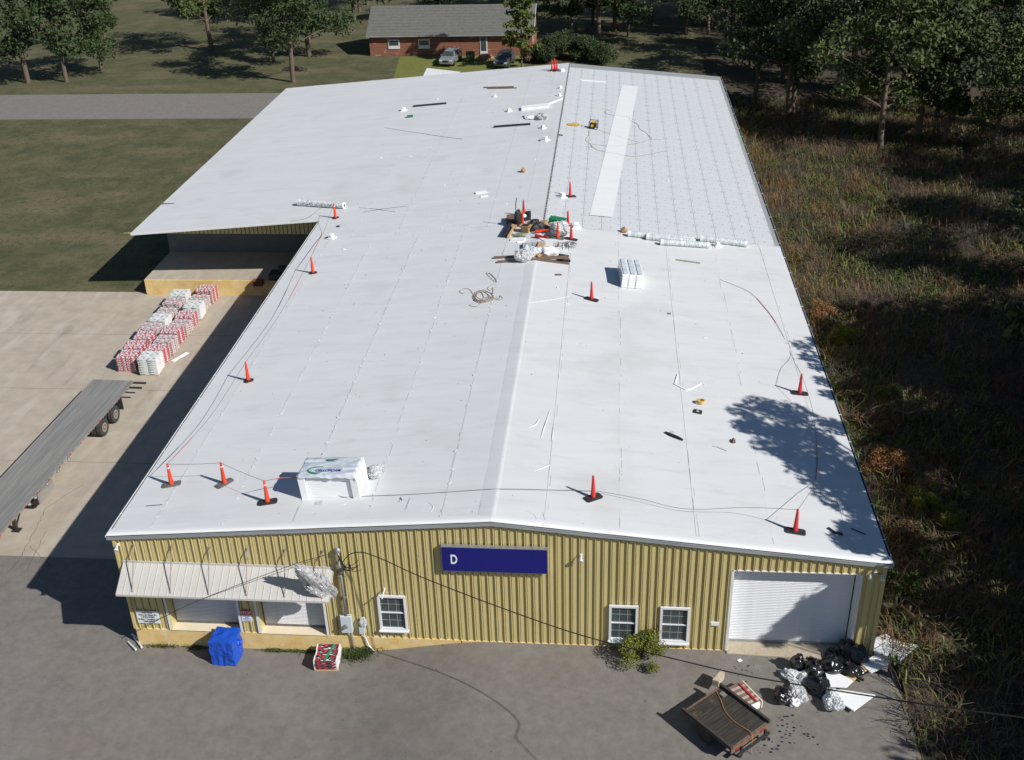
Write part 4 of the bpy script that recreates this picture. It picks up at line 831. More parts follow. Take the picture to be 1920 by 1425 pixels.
# ------------------------------------------------------------------ front lot things
# tarp covered pallet
def tarp():
    P = GZ(427, 1236, -.9); t = empty('covered_pallet', (P.x, P.y+.1, gz(P.x, P.y)), R(-4)); tag(t, 'pallet load wrapped in a bright blue tarp by the dock wall', 'tarp load')
    bm = bmesh.new(); bmesh.ops.create_cube(bm, size=1); bmesh.ops.subdivide_edges(bm, edges=bm.edges, cuts=20, use_grid_fill=True)
    for v in bm.verts:
        c = v.co.copy(); top = (c.z+.5); a = math.atan2(c.y, c.x); fold = math.sin(a*13+noise.noise(c*3)*4)*.022*(1.3-top)+noise.noise(c*5)*.09+.05*(.3-abs(noise.noise(c*9)))
        rr = 1+fold; wx, wy = 1.02*(1-.0*top), .98
        v.co = Vector((c.x*wx*rr, c.y*wy*rr, (c.z+.5)*1.22+noise.noise(Vector((c.x*3, c.y*3, 1)))*.10*top-(.10*abs(c.x)*top)))
    me = bpy.data.meshes.new('tarp'); bm.to_mesh(me); bm.free(); me.materials.append(bluet); link('tarp', me, t).location = (0, 0, .02)
    MB().tube([(-.55, .4, .6), (-.52, -.5, .62), (.5, -.52, .6), (.54, .4, .62)], .012).build('tie_rope', bluet, t); crumple('tarp_knot', bluet, t, (.25, .2, .2), 3, 2, .6, False, (.56, .1, .7))
    for k in range(3): MB().box((0, -.4+.4*k, .03), (.98, .1, .05)).build('pallet_runner', wood, t)
tarp()
def pallet_stack(loc, rz, nx, ny, nl, pd, m, label, group=None, cat='pallet', edge=None):
    t = empty('bundle_pallet', loc, rz); tag(t, label, cat, group); wx, wy, h = pd
    for k in range(3): MB().box((0, (k-1)*ny*wy*.42, .05), (nx*wx, .1, .09)).build('pallet_runner', woodl, t)
    me = MB().box((0, 0, 0), (wx*.96, wy*.95, h*.92)).mesh('pack', m); em = MB().box((0, 0, 0), (.05, wy*.97, h*.96)).mesh('pack_end', edge or signw) 
    for l in range(nl):
        for i in range(nx):
            for j in range(ny):
                o = link('pack', me, t, .012); o.location = ((i-(nx-1)/2)*wx+random.uniform(-.015, .015), (j-(ny-1)/2)*wy+random.uniform(-.01, .01), .1+h/2+l*h); o.rotation_euler = (0, 0, random.uniform(-.02, .02))
                if edge is not None and (i in (0, nx-1)):
                    for s in ((-1,) if i == 0 else ()) + ((1,) if i == nx-1 else ()): e = link('pack_end', em, t); e.location = o.location+Vector((s*wx*.47, 0, 0))
    return t
P = GZ(615, 1240, -.82); pallet_stack((P.x+.02, P.y+.0, gz(P.x, P.y)), R(3), 1, 3, 3, (.98, .34, .16), pr_shg, 'low stack of black and red roofing packs by the dock wall', edge=signw)
g = MB().box((.05, 0, 0), (.10, 1.02, .006)); o = g.build('green_band', inkg, bpy.data.objects['bundle_pallet']); o.location = (.05, 0, .585); o.rotation_euler = (0, 0, R(-14))
mats = [pr_wht, pr_red, pr_blk, pr_red, pr_blk, pr_red, pr_wht, pr_blk, pr_red]
lab = ['first pallet of white bundles with green marks, nearest in the yard row', 'crimson pallet right behind the white one in the yard row', 'black and white pallet third in the yard row', 'crimson pallet fourth in the yard row', 'black and white pallet fifth in the yard row', 'crimson pallet sixth in the yard row', 'pale pallet seventh in the yard row', 'black and white pallet eighth in the yard row', 'crimson pallet at the far end of the yard row by the dock']
for k in range(9): pallet_stack((-9.0-.1*(k % 2), 24.75+k*1.35, gz(-9, 25)), R(random.uniform(-3, 3)), 2, 2, 7 if k == 0 else random.choice((5, 6, 6)), (.62, .58, .16), mats[k], lab[k], 'pallets lined up in the loading yard')
for k in range(8): pallet_stack((-10.6-.1*(k % 2), 25.2+k*1.36, gz(-9, 25)), R(random.uniform(-3, 3)), 2, 2, random.choice((5, 6)), (.62, .58, .16), mats[(k*2+1) % 9], 'roofing pallet in the back row, number %s from the near end' % ('one', 'two', 'three', 'four', 'five', 'six', 'seven', 'eight')[k], 'pallets lined up in the loading yard')
o = MB().box((0, 0, .03), (.25, 1.4, .04)).build('foam_strip', foam); P = GG(338, 670); o.location = P; o.rotation_euler = (0, 0, R(-25)); tag(o, 'white foam strip on the concrete beside the pallet row', 'foam strip')
# weeds at wall base
def tuft(x, y, n, r, h, label, m=leafv, cat='weeds'):
    xy = np.array([x, y])+rng.normal(size=(n, 2))*np.array(r); t = blades('weed_tuft', xy, gz, h*.4, h, .012, m); return tag(t, label, cat, 'weeds along the dock wall')
for x, n, r, l in ((1.1, 220, .35, 'weeds at the dock wall left of the first door'), (2.5, 160, .22, 'small weeds at the dock wall behind the blue tarp load'), (6.0, 300, .28, 'weeds at the dock wall below the second door'), (7.2, 260, .5, 'weed line at the dock wall left of the roofing packs'), (9.5, 1400, .35, 'bright green weeds right of the roofing packs')): tuft(x, -.16, n, (r, .05 if n < 1000 else .22), .14 if n < 1000 else .35, l)
def shrub(x, y, r, h, m, label, per=60, nclump=14, size=.05, group=None, z=None):
    t = empty('shrub', (x, y, gz(x, y) if z is None else z)); tag(t, label, 'shrub', group); b = MB()
    for k in range(9): a = random.random()*6.3; b.tube(spline([(0, 0, -.05), (r*.3*math.cos(a), r*.3*math.sin(a), h*.4), (r*.7*math.cos(a), r*.7*math.sin(a), h*.75)], 3), [.02]*4+[.012]*3, 4)
    b.build('stem', bark, t)
    c = [(r*.75*random.gauss(0, .5), r*.75*random.gauss(0, .5), h*random.uniform(.25, .85)) for _ in range(nclump)]; leaves('foliage', c, [r*random.uniform(.3, .5) for _ in c], per, size, m, t); return t
shrub(21.3, -.75, .9, 1.1, leafy, 'round green shrub against the front wall under the windows', 500, 16, .04)
# trash bags and plastic by the garage
def gbag(u, v, d, s, m, label, z=None, cat='bag'):
    P = GG(u, v); t = empty('trash_bag', (P.x, P.y, P.z), random.random()*6); tag(t, label, cat); crumple('bag_body', m, t, d, s, 4, .28)
    crumple('bag_neck', m, t, (.2, .2, .25), s+3, 3, .6, False, (.1*d[0], 0, d[2]*.8)); return t
for a in ((1495, 1256, (.6, .6, .75), 61, bagk, 'upright black trash bag farthest left in front of the garage door'), (1524, 1268, (.75, .7, .7), 62, bagk, 'black trash bag second from the left in the heap'), (1560, 1260, (.85, .8, .7), 63, bagk, 'fat black trash bag in the middle of the heap on the boards'),
          (1588, 1228, (.8, .7, .8), 64, bagk, 'black trash bag leaning at the right garage jamb'), (1606, 1240, (.85, .7, .8), 65, bagk, 'big black trash bag against the building corner'), (1592, 1264, (1.0, .7, .5), 66, bagk, 'slumped black trash bag lying on the pale lumber'), (1530, 1290, (.95, .8, .5), 67, bagk, 'flat black bag behind the silver plastic'), (1467, 1314, (.8, .6, .6), 68, bagk, 'lone black trash bag in front of the heap'),
          (1538, 1302, (.8, .5, .35), 69, bagk, 'half-empty black bag at the edge of the white boards'), (1558, 1232, (.7, .5, .3), 70, bagk, 'flat dark bag in the shade by the garage threshold')): gbag(*a)
for u, v, d, s, l in ((1478, 1270, (.5, .5, .35), 71, 'small clear plastic ball left of the silver plastic'), (1502, 1276, (1.0, .6, .4), 72, 'shiny clear plastic heap behind the power cable'), (1496, 1305, (.7, 1.1, .35), 73, 'shiny clear plastic heap next to the lone black bag'), (1488, 1322, (.4, .35, .3), 74, 'white plastic scrap right of the lone black bag'), (1560, 1325, (.7, .8, .5), 75, 'grey clear bag at the corner of the white boards')):
    o = crumple('plastic_wad', clear if s != 74 else foam, None, d, s, 4, .5); o.location = GG(u, v); tag(o, l, 'plastic')
def gboard(name, poly, z, th, m, label, cat):
    P = [GG(u, v) for u, v in poly]; c = sum(P, Vector())/len(P); b = MB(); n = len(P); zz = c.z+z
    b.v = [(p.x-c.x, p.y-c.y, 0) for p in P]+[(p.x-c.x, p.y-c.y, th) for p in P]; b.f = [tuple(range(n)), tuple(range(n, 2*n))]+[(i, (i+1) % n, n+(i+1) % n, n+i) for i in range(n)]
    o = b.build(name, m); bmx = bmesh.new(); bmx.from_mesh(o.data); bmesh.ops.recalc_face_normals(bmx, faces=bmx.faces); bmx.to_mesh(o.data); bmx.free(); o.location = (c.x, c.y, zz); return tag(o, label, cat)
gboard('foam_sheet', [(1541, 1256), (1598, 1286), (1586, 1298), (1546, 1296), (1549, 1280)], .22, .05, foam, 'upper white foam sheet beside the black bags', 'foam sheet')
gboard('foam_sheet', [(1546, 1298), (1590, 1302), (1640, 1310), (1600, 1340), (1566, 1318), (1544, 1305)], .15, .05, foam, 'lower white foam sheet beside the black bags', 'foam sheet')
gboard('plywood_sheet', [(1572, 1262), (1588, 1258), (1626, 1256), (1596, 1285)], .10, .05, woodl, 'pale lumber offcut under the slumped black bag', 'lumber')
gboard('plywood_sheet', [(1602, 1262), (1622, 1250), (1640, 1258), (1606, 1272)], .16, .04, woodl, 'short pale board right of the slumped black bag', 'lumber')
o = MB().bar((-1.0, .6, .0), (.9, -.6, .06), .1, .1).build('timber_plank', woodd); o.location = GG(1570, 1258)+Vector((0, 0, .1)); tag(o, 'dark timber lying under the middle black bags', 'plank')
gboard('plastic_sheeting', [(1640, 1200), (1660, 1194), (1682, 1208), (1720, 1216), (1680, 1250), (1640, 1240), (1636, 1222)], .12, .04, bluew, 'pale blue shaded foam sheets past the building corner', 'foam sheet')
gboard('plastic_sheeting', [(1612, 1252), (1640, 1236), (1680, 1244), (1650, 1262), (1632, 1270)], .2, .04, foam, 'white sheet pile right of the building corner', 'foam sheet')
o = MB().box((0, 0, .02), (.17, .13, .02), rz=.6).build('paper_scrap', foam); o.location = GG(1387, 1239); tag(o, 'small white paper scrap on the asphalt before the garage', 'scrap')
pd = MB()
for k in range(60):
    u, v = random.choice(((1450, 1400, 22, 18), (1470, 1350, 60, 30), (1500, 1380, 60, 30), (1400, 1260, 60, 25)))[:2]; u += random.gauss(0, 16); v += random.gauss(0, 12); P = GG(u, v); r = random.uniform(.015, .05)
    pd.prism([(P.x+r*1.4*math.cos(a), P.y+r*math.sin(a)) for a in [j*1.05 for j in range(6)]], P.z+.002, P.z+.006)
stuff(pd.build('oil_spots', inkk)); bpy.data.objects['oil_spots']['label'] = 'dark oil spots on the asphalt'
# old timber trailer
def trailer():
    a = GZ(1352, 1283, .75); b_ = GZ(1441, 1350, .75); d = b_-a; rz = math.atan2(d.y, d.x); L = d.length; t = empty('old_trailer', (a.x, a.y, gz(24, -3)), rz); tag(t, 'rotting dark timber bed trailer with orange cord over it', 'trailer')
    Wd = 1.9; n = 15
    for i in range(n): MB().box((.06+(L-.12)*(i+.5)/n, -Wd/2-.05, .66+random.uniform(-.012, .012)), ((L-.12)/n*.86, Wd, .04), rz=random.uniform(-.012, .012)).build('bed_board', woodd, t)
    for y in (0, -Wd-.1): MB().box((L/2, y, .74), (L+.1, .10, .16)).build('side_rail', mat('black_rail', (.035, .032, .03), (.06, .05, .045), rough=.8) if 'black_rail' not in MATS else MATS['black_rail'], t)
    for x in (0, L): MB().box((x, -Wd/2-.05, .56), (.08, Wd+.1, .22)).build('end_beam', rust, t)
    MB().box((L+.16, -Wd/2, .36), (.1, Wd*.9, .08)).box((L+.1, -.25, .3), (.08, .08, .5)).box((L+.1, -Wd*.8, .3), (.08, .08, .5)).build('rear_frame', blk, t)
    for y in (-.1, -Wd): MB().tube([(L*.45, y-.1, .32), (L*.45, y+.1, .32)], .32, 18).build('wheel', tyre, t)
    for y in (-.35, -Wd+.2): MB().box((L+.06, y, .54), (.03, .14, .06)).build('reflector', inkr, t)
    S = spline([(.1, -.35, .72), (.5, -.55, .71), (1.0, -.85, .72), (1.6, -.95, .71), (L-.1, -.9, .74), (L+.12, -1.0, .66), (L+.16, -1.05, .2), (L+.25, -1.1, .02)], 7); MB().tube(S, .014, 5).build('orange_cord', mat('orange_cord', (.45, .2, .06), rough=.7), t)
    MB().box((.36, -.28, .72), (.22, .2, .06)).build('metal_plate', steel, t)
trailer()
def scrapstack():
    a = GZ(1392, 1276, .35); b_ = GZ(1421, 1306, .35); d = b_-a; rz = math.atan2(d.y, d.x); L = d.length+.25; t = empty('bundle_pallet', (a.x, a.y, gz(a.x, a.y)), rz); tag(t, 'torn pallet of roofing packs with red print behind the old trailer', 'pallet')
    for l in range(3):
        for i in range(9): MB().box((L*(i+.5)/9, -.42+random.uniform(-.03, .03), .1+l*.11), (L/9*.85, .8, .08), rz=random.uniform(-.05, .05)).build('pack', (wood, mat('pale_wrap', (.5, .44, .38), (.36, .3, .26), scale=5) if 'pale_wrap' not in MATS else MATS['pale_wrap'])[(i+l) % 2], t)
    MB().box((L/2, .02, .2), (L, .05, .34)).build('side_wrap', sillc, t); MB().box((L/2, -.2, .40), (L*.9, .07, .012)).build('red_band', inkr, t); MB().box((L, -.3, .25), (.05, .4, .3)).build('end_wrap', foam, t)
    text('lettering', 'D   O   G', .12, woodd, t, (L/2, .05, .375), (0, 0, 0)) if False else None
scrapstack()
gboard('foam_sheet', [(1334, 1296), (1352, 1276), (1357, 1283), (1346, 1300)], .3, .3, mat('stained_card', (.55, .48, .38), (.4, .3, .22), scale=5, rough=.8), 'stained pale bundle leaning at the upper corner of the old trailer', 'bundle')
# small pile at left corner
for k, (x, y, x2, y2, l) in enumerate(((-.35, .3, .25, -.35, 'upper white pipe offcut at the left corner of the dock wall'), (-.5, .0, .05, -.5, 'lower white pipe offcut at the left corner of the dock wall'), (-.55, .5, .0, .1, 'short white pipe offcut beside the dock corner'))):
    P = Vector((x, y, -.85)); o = MB().tube([(0, 0, 0), (x2-x, y2-y, .05)], .045, 8).build('pipe_offcut', trimw); o.location = P; tag(o, l, 'pipe')

# ------------------------------------------------------------------ flatbed trailer
def flatbed():
    X1, Y0, Y1, G = -8.85, 4.2, 21.4, -1.2; t = empty('flatbed_trailer', (X1-1.25, 12, G)); tag(t, 'long aluminium flatbed trailer parked along the loading yard', 'trailer')
    L = Y1-Y0; cy = (Y0+Y1)/2-12
    for i in range(14): MB().box((-1.1+i*.17, cy, 1.22), (.155, L, .05)).build('deck_plank', alum, t)
    for s in (-1, 1): MB().box((s*1.24, cy, 1.19), (.06, L, .14)).build('side_rail', alum, t, bevel=.01)
    for s in (-.5, .5): MB().box((s, cy, .98), (.15, L*.97, .36)).build('frame_beam', alum, t)
    me = MB().box((0, 0, 0), (.04, .09, .05)).mesh('marker_light', inkr)
    st = MB().box((0, 0, 0), (.06, .12, .1)).mesh('rail_pocket', steel); wn = MB().lathe([(.09, 0), (.11, .06), (.06, .1), (.09, .16)], 10).mesh('strap_winch', steel)
    for i in range(28):
        y = Y0-12+.4+i*.6
        o = link('rail_pocket', st, t); o.location = (1.30, y, 1.2)
        if i % 2 == 0: o = link('marker_light', me, t); o.location = (1.31, y+.25, 1.17)
        if i in (1, 7, 8, 10, 12, 14): o = link('strap_winch', wn, t); o.location = (1.3, y, 1.02)
    for y in (17.2, 18.68):
        for s in (-1, 1):
            for q in (0, .34):
                wt = MB(); x = s*(1.12-q); wt.tube([(x-.13, y-12, .51), (x-.12, y-12, .51), (x+.12, y-12, .51), (x+.13, y-12, .51)], [.43, .51, .51, .43], 26); wh = wt.build('wheel', tyre, t, smooth=False)
                r_ = MB().tube([(x+s*.10, y-12, .51), (x+s*.135, y-12, .51)], .27, 18).build('rim', chrome, t); h = MB().tube([(x+s*.13, y-12, .51), (x+s*.165, y-12, .51)], .10, 12).build('hub', steel, t)
                hh = MB().tube([(x+s*.131, y-12, .51), (x+s*.138, y-12, .51)], .19, 16).build('rim_dish', rust, t)
        MB().tube([(-1.1, y-12, .51), (1.1, y-12, .51)], .08).build('axle', blk, t)
    for s in (-1, 1): MB().box((s*1.05, 7.5, .75), (.6, .03, .8)).build('mud_flap', blk, t)
    for y in (8.9, 9.5): MB().box((1.5, y, 1.05), (1.0, .14, .10)).build('rubber_bumper', blk, t, bevel=.03)
    MB().box((.95, -1.6, .75), (.7, 1.5, .6)).build('tool_box', alum, t, bevel=.02); MB().box((.95, -2.4, .72), (.62, .06, .5)).build('box_end', blk, t)
    for s in (-1, 1): MB().box((s*.8, -4.0, .55), (.14, .14, 1.1)).box((s*.8, -4.0, .03), (.4, .35, .06)).bar((s*.8, -4.0, .2), (s*.8, -3.1, .95), .07).build('landing_leg', blk, t)
    t.rotation_euler = (0, 0, R(-1.9)); t.location.x -= .16
flatbed()

# ------------------------------------------------------------------ dock bits under the wing
t = empty('dock_leveller', (-5.4, 36.35, -.05)); tag(t, 'rust red box on the edge of the far dock', 'dock box'); MB().box((0, 0, 0), (.7, .5, .45)).build('box', mat('red_brown', (.28, .06, .03), rough=.7), t, bevel=.02); MB().box((0, -.27, 0), (.5, .04, .3)).build('bumper', blk, t)
t = empty('dock_machine', (-3.9, 36.9, .05)); tag(t, 'black machine standing on the far dock by the roof notch', 'machine'); MB().box((0, 0, .25), (1.4, .9, .5)).build('housing', blk, t, bevel=.04); MB().box((.2, .1, .7), (.5, .5, .4)).build('hood', blk, t, bevel=.04)

# ------------------------------------------------------------------ trees
def limb_tree(name, x, y, h, clumps, m, label, per=260, size=.16, r0=.3, z=None, asp=1.0, group=None, cr=1.6, top=True):
    g = gz(x, y) if z is None else z; t = empty(name, (x, y, g)); tag(t, label, 'tree', group); b = MB()
    tp = spline([(0, 0, -.3), (.2*random.uniform(-1, 1), .2*random.uniform(-1, 1), h*.35), (.4*random.uniform(-1, 1), .4*random.uniform(-1, 1), h*.7), (0, 0, h*.95)], 5); b.tube(tp, [r0*(1-.85*i/(len(tp)-1)) for i in range(len(tp))], 8)
    b.build('trunk', bark, t, smooth=True); b = MB()
    for c in clumps:
        c = Vector(c); a = tp[min(len(tp)-1, max(4, int(len(tp)*(c.z-math.hypot(c.x, c.y)*.5)/h)))]; S = spline([a, a.lerp(c, .5)+Vector((0, 0, .15)), c], 4); b.tube(S, [r0*.3*(1-.7*i/(len(S)-1)) for i in range(len(S))], 5)
    b.build('branch', bark, t)
    leaves('crown', [tuple(c) for c in clumps], [cr*random.uniform(.7, 1.25) for _ in clumps], per, size, m, t, asp); return t
# trees to the right whose crowns shade the roof and the undergrowth (outside the picture)
def shade_tree(tx, ty, pts, label, per=210, cr=1.5, size=.17):
    cl = []
    for (u, v, hz) in pts:
        P = RF(u, v); k = (hz-P.z)/SUN.z; Q = P+SUN*k; cl.append((Q.x-tx, Q.y-ty, Q.z-gz(tx, ty)))
    return limb_tree('broadleaf_tree', tx, ty, max(c[2] for c in cl)+.5, cl, leaf, label, per, size, .35, cr=cr)
big = [(1400, 775, 16), (1425, 758, 16), (1395, 800, 15), (1425, 800, 15), (1450, 775, 17), (1450, 812, 16), (1440, 838, 16), (1480, 770, 15.5), (1478, 805, 16), (1470, 850, 16), (1478, 830, 16), (1505, 785, 14.5), (1500, 820, 15.5), (1500, 870, 15), (1512, 855, 15), (1520, 890, 15), (1530, 815, 14.5), (1545, 830, 14), (1535, 870, 14), (1540, 900, 14.5), (1560, 855, 14), (1575, 875, 13), (1570, 905, 13.5), (1590, 920, 12.5), (1565, 930, 14), (1590, 945, 13), (1610, 955, 12), (1570, 800, 13), (1600, 900, 12.5), (1620, 940, 12)]
shade_tree(42.5, -1.5, big, 'broad dark tree right of the warehouse shading the roof', 210, .8, .16)
shade_tree(41, -6, [(1600, 1005, 13), (1620, 985, 12), (1640, 1010, 11), (1655, 1030, 10), (1590, 990, 13), (1630, 1000, 12), (1585, 1015, 12), (1645, 985, 12), (1610, 1025, 11)], 'smaller dark tree near the front right corner', 170, .7, .15)
shade_tree(42, 7, [(1505, 648, 14), (1520, 670, 13), (1530, 640, 12), (1535, 690, 12), (1555, 740, 12), (1545, 715, 12.5)], 'slim dark tree farther back beside the right eave', 120, .65, .15)
def wall_shade(tx, ty, pts, label):
    cl = []
    for u, v, hz in pts: P = FY(u, v, .4); Q = P+SUN*((hz-P.z)/SUN.z); cl.append((Q.x-tx, Q.y-ty, Q.z-gz(tx, ty)))
    limb_tree('broadleaf_tree', tx, ty, max(c[2] for c in cl)+.5, cl, leaf, label, 190, .15, .25, cr=.62)
wall_shade(40.5, -6.5, [(1562, 1112, 10), (1548, 1128, 10), (1530, 1142, 10), (1510, 1158, 10), (1490, 1175, 9.5), (1470, 1190, 9), (1545, 1150, 10), (1525, 1165, 9.5), (1555, 1175, 9), (1570, 1140, 10), (1575, 1165, 9.5)], 'low dark tree whose crown shades the right half of the garage door')
k = 0
for x, y, h in ((52, -14, 17), (56, -8, 18), (48, -11, 15), (60, -2, 17), (54, 1, 18), (50, -5, 16), (58, 6, 18), (52, 9, 17), (62, 12, 19), (56, 15, 18), (50, 17, 16), (62, 22, 19), (55, 24, 18), (66, 4, 19), (46, -9, 9), (47, -2, 9), (48, 5, 9), (47, 12, 9), (54, -4, 14), (57, -13, 15), (50, 3, 13), (53, 19, 15), (60, 16, 17), (49, 22, 12)):
    cl = [(random.gauss(0, 1.8), random.gauss(0, 1.8), h*random.uniform(.3, 1)) for _ in range(24)]
    limb_tree('woodland_tree', x, y, h, cl, leaf, 'tall dark woodland tree standing right of the warehouse', 170, .34, .3, cr=1.9, group='woodland trees right of the warehouse')
    k += 1
# far right woods and back trees (shared meshes)
refresh(); protos = []
for j in range(3):
    h = 13+2*j; cl = [(random.gauss(0, 2.0), random.gauss(0, 2.0), h*random.uniform(.3, 1)) for _ in range(26)]
    protos.append(limb_tree('woodland_tree', 53+j*6, 36+j*8, h, cl, (leaf, leafv, leaf)[j], 'tall tree in the woods beyond the right side of the roof', 220, .24, .32, cr=1.9, group='woods beyond the right side'))
refresh()
spots = [(random.uniform(48, 95), random.uniform(40, 135)) for _ in range(30)]+[(random.uniform(16, 42), random.uniform(122, 150)) for _ in range(16)]+[(random.uniform(33, 60), random.uniform(66, 110)) for _ in range(14)]+[(14, 123), (18, 119), (22, 121)]+[(random.uniform(-60, -18), random.uniform(95, 150)) for _ in range(14)]+[(random.uniform(-30, 12), random.uniform(130, 150)) for _ in range(8)]
for x, y in spots:
    c = copy_tree(random.choice(protos)); c.location = (x, y, -.4); c.rotation_euler = (0, 0, random.random()*6.3); s = random.uniform(.75, 1.1); c.scale = (s, s, s)
    c['label'] = 'tall tree in the woods beyond the right side of the roof' if x > 36 else 'tall tree in the tree line behind the warehouse'; c['group'] = 'woods beyond the right side' if x > 36 else 'tree line behind the warehouse'
# undergrowth
def field(n, cond): 
    xy = np.stack([rng.uniform(30.9, 62, n), rng.uniform(-7, 88, n)], 1); k = np.array([noise.noise(Vector((x*.35, y*.35, cond))) for x, y in xy]); return xy[k > .02]
def gzu(x, y): return gz(x, y)+max(0, .55*noise.noise(Vector((x*.45, y*.45, 3)))+.25*noise.noise(Vector((x*1.3, y*1.3, 8))))
o = np_mesh('undergrowth_mound', np.array([(x, y, gzu(x, y)-.02) for y in np.arange(-8, 92, .5) for x in np.arange(31.3, 70.6, .5)]), None if False else np.array([(j*79+i, j*79+i+1, (j+1)*79+i+1, (j+1)*79+i) for j in range(199) for i in range(78)]), soil); stuff(o)
for n_, c_, m_, h0, h1, wd, nm in ((80000, 1.5, dry, .25, .9, .012, 'dry_grass'), (68000, 7.5, leafv, .15, .6, .03, 'green_weeds'), (68000, 13.5, twig, .3, 1.1, .010, 'bare_twigs'), (26000, 21.5, dryo, .3, 1.0, .013, 'rust_brown_weeds'), (16000, 27.5, leafy, .2, .7, .03, 'yellow_green_weeds')):
    o = blades(nm, field(n_, c_), gzu, h0, h1, wd, m_, lean=1.2); stuff(o)
xy = field(30000, 33.5); o = leaves('bramble_leaves', [(x, y, gzu(x, y)+.3) for x, y in xy[:5200]], [.35]*min(5200, len(xy)), 14, .07, leafv); stuff(o)
xy = field(26000, 41.5); o = leaves('dead_leaves', [(x, y, gzu(x, y)+.1) for x, y in xy[:4200]], [.4]*min(4200, len(xy)), 12, .06, dry); stuff(o)
def bush(u, v, r, h, m, label, per=240, asp=1.0, size=.055):
    P = GG(u, v); b = shrub(P.x, P.y, r, h, m, label, per, 16, size, z=gzu(P.x, P.y)-.05); return b
bush(1655, 890, 1.2, 1.3, dryo, 'rust-brown bush close to the right eave', 420, size=.06); bush(1725, 955, .8, 1.0, leafy, 'bright yellow-green bush right of the rust-brown one'); bush(1575, 640, 1.0, 1.1, leafy, 'yellow-green bush near the top of the undergrowth'); bush(1660, 760, 1.1, 1.2, leafv, 'mid-green bush in the middle of the undergrowth')
bush(1775, 985, .8, 1.0, leafy, 'yellow-green bush in the dark part of the undergrowth'); bush(1815, 1040, .9, .7, dry, 'tan dry bush at the right end of the undergrowth'); bush(1700, 1010, .9, .8, dry, 'tan dry bush below the yellow-green bush'); bush(1540, 600, 1.0, 1.1, dryo, 'rust-brown bush nearest the far end of the right eave'); bush(1690, 1100, .9, .8, leafv, 'dark green bush beside the building corner'); bush(1640, 800, .9, .9, dry, 'tan bush against the right eave below the green one')
t = empty('fallen_post', GG(1688, 1148)+Vector((0, 0, .35)), 0); tag(t, 'orange-brown post sticking out of the undergrowth', 'post'); e = GG(1712, 1178)-GG(1688, 1148); MB().tube([(0, 0, 0), e+Vector((0, 0, .25))], .05, 8).build('post', mat('orange_wood', (.45, .2, .07), (.3, .16, .07), rough=.7), t); MB().box(e*.5+Vector((.05, 0, .25)), (.08, .06, .3)).build('bracket', pipeg, t)
tag(MB().tube(spline([(0, 0, .6), (1.2, .5, 1.1), (2.6, .2, .8), (4, .9, 1.3)], 5), .04, 5).build('fallen_branch', twig), 'bare dark branch lying across the undergrowth', 'branch').location = GG(1610, 800)

tw = MB()
for k in range(420):
    x, y = 31.4+abs(random.gauss(0, 4.5)), random.uniform(-5, 45); z = gzu(x, y)+random.uniform(.1, .6); L = random.uniform(.5, 1.8); a = random.random()*6.3
    tw.tube([(x, y, z), (x+L*.5*math.cos(a), y+L*.5*math.sin(a), z+random.uniform(.1, .6)), (x+L*math.cos(a+.4), y+L*math.sin(a+.4), z+random.uniform(-.1, .4))], [.018, .013, .006], 4)
stuff(tw.build('tangled_branches', twig))
# ------------------------------------------------------------------ back: house, cars, pine
h = empty('brick_house', (1, 110.3, 0)); tag(h, 'red brick house with grey shingle roof behind the warehouse', 'house')
X0, X1, D, EZ, RZ = -13.0, 8.4, 9, 2.8, 5.6
MB().box(((X0+X1)/2, D/2, 1.38), (X1-X0, D, 2.76)).build('wall', brick, h)
MB().add([(X1, .0, 2.76), (X1, D, 2.76), (X1, D/2, RZ-.1), (X0, 0, 2.76), (X0, D, 2.76), (X0, D/2, RZ-.1)], [(0, 1, 2), (3, 5, 4)]).build('gable', brick, h)
for s in (0, 1):
    ya, yb = (-.5, D/2) if s == 0 else (D+.5, D/2); za = EZ-.14
    nrow = 10
    for i in range(nrow):
        t0, t1 = i/nrow, (i+1)/nrow; y_0, y_1 = ya+(yb-ya)*t0, ya+(yb-ya)*t1; z_0, z_1 = za+(RZ-za)*t0+.03, za+(RZ-za)*t1
        MB().add([(X0-.3, y_0, z_0), (X1+.3, y_0, z_0), (X1+.3, y_1, z_1), (X0-.3, y_1, z_1), (X0-.3, y_0, z_0-.04), (X1+.3, y_0, z_0-.04)], [(0, 1, 2, 3), (4, 5, 1, 0)]).build('shingle_course', shing, h)
MB().box(((X0+X1)/2, -.5, EZ-.22), (X1-X0+.6, .06, .16)).build('fascia', gut, h)
MB().bar((X1+.32, -.5, EZ-.15), (X1+.32, D/2, RZ-.05), .05, .22).build('rake_board', trimw, h)
MB().box((X1+.03, 1.4, 1.4), (.05, .12, 2.6)).build('downspout', trimw, h)
def hwin(x0, x1, z0, z1, nm='window'):
    w_ = MB().box(((x0+x1)/2, -.04, (z0+z1)/2), (x1-x0, .08, z1-z0)).build(nm, trimw, h); MB().box(((x0+x1)/2, -.09, (z0+z1)/2+.15), (x1-x0-.24, .03, z1-z0-.6)).build('pane', glass, w_)
px = GZ(908, 103).x-1; hwin(px-.5, px+.45, .1, 2.6, 'front_door'); hwin(-6.5, -5, .9, 2.1); hwin(-10.5, -9, .9, 2.1)
st = empty('brick_steps', (GZ(907, 117).x, 107.0, 0)); tag(st, 'low red brick steps in front of the house door', 'steps')
for k in range(3): MB().box((0, .9-.0*k, .12+.2*k), (2.0-.4*k, 1.6-.35*k, .2)).build('step', mat('brick_step', (.34, .14, .07), (.44, .26, .16), scale=4, rough=.9) if 'brick_step' not in MATS else MATS['brick_step'], st)
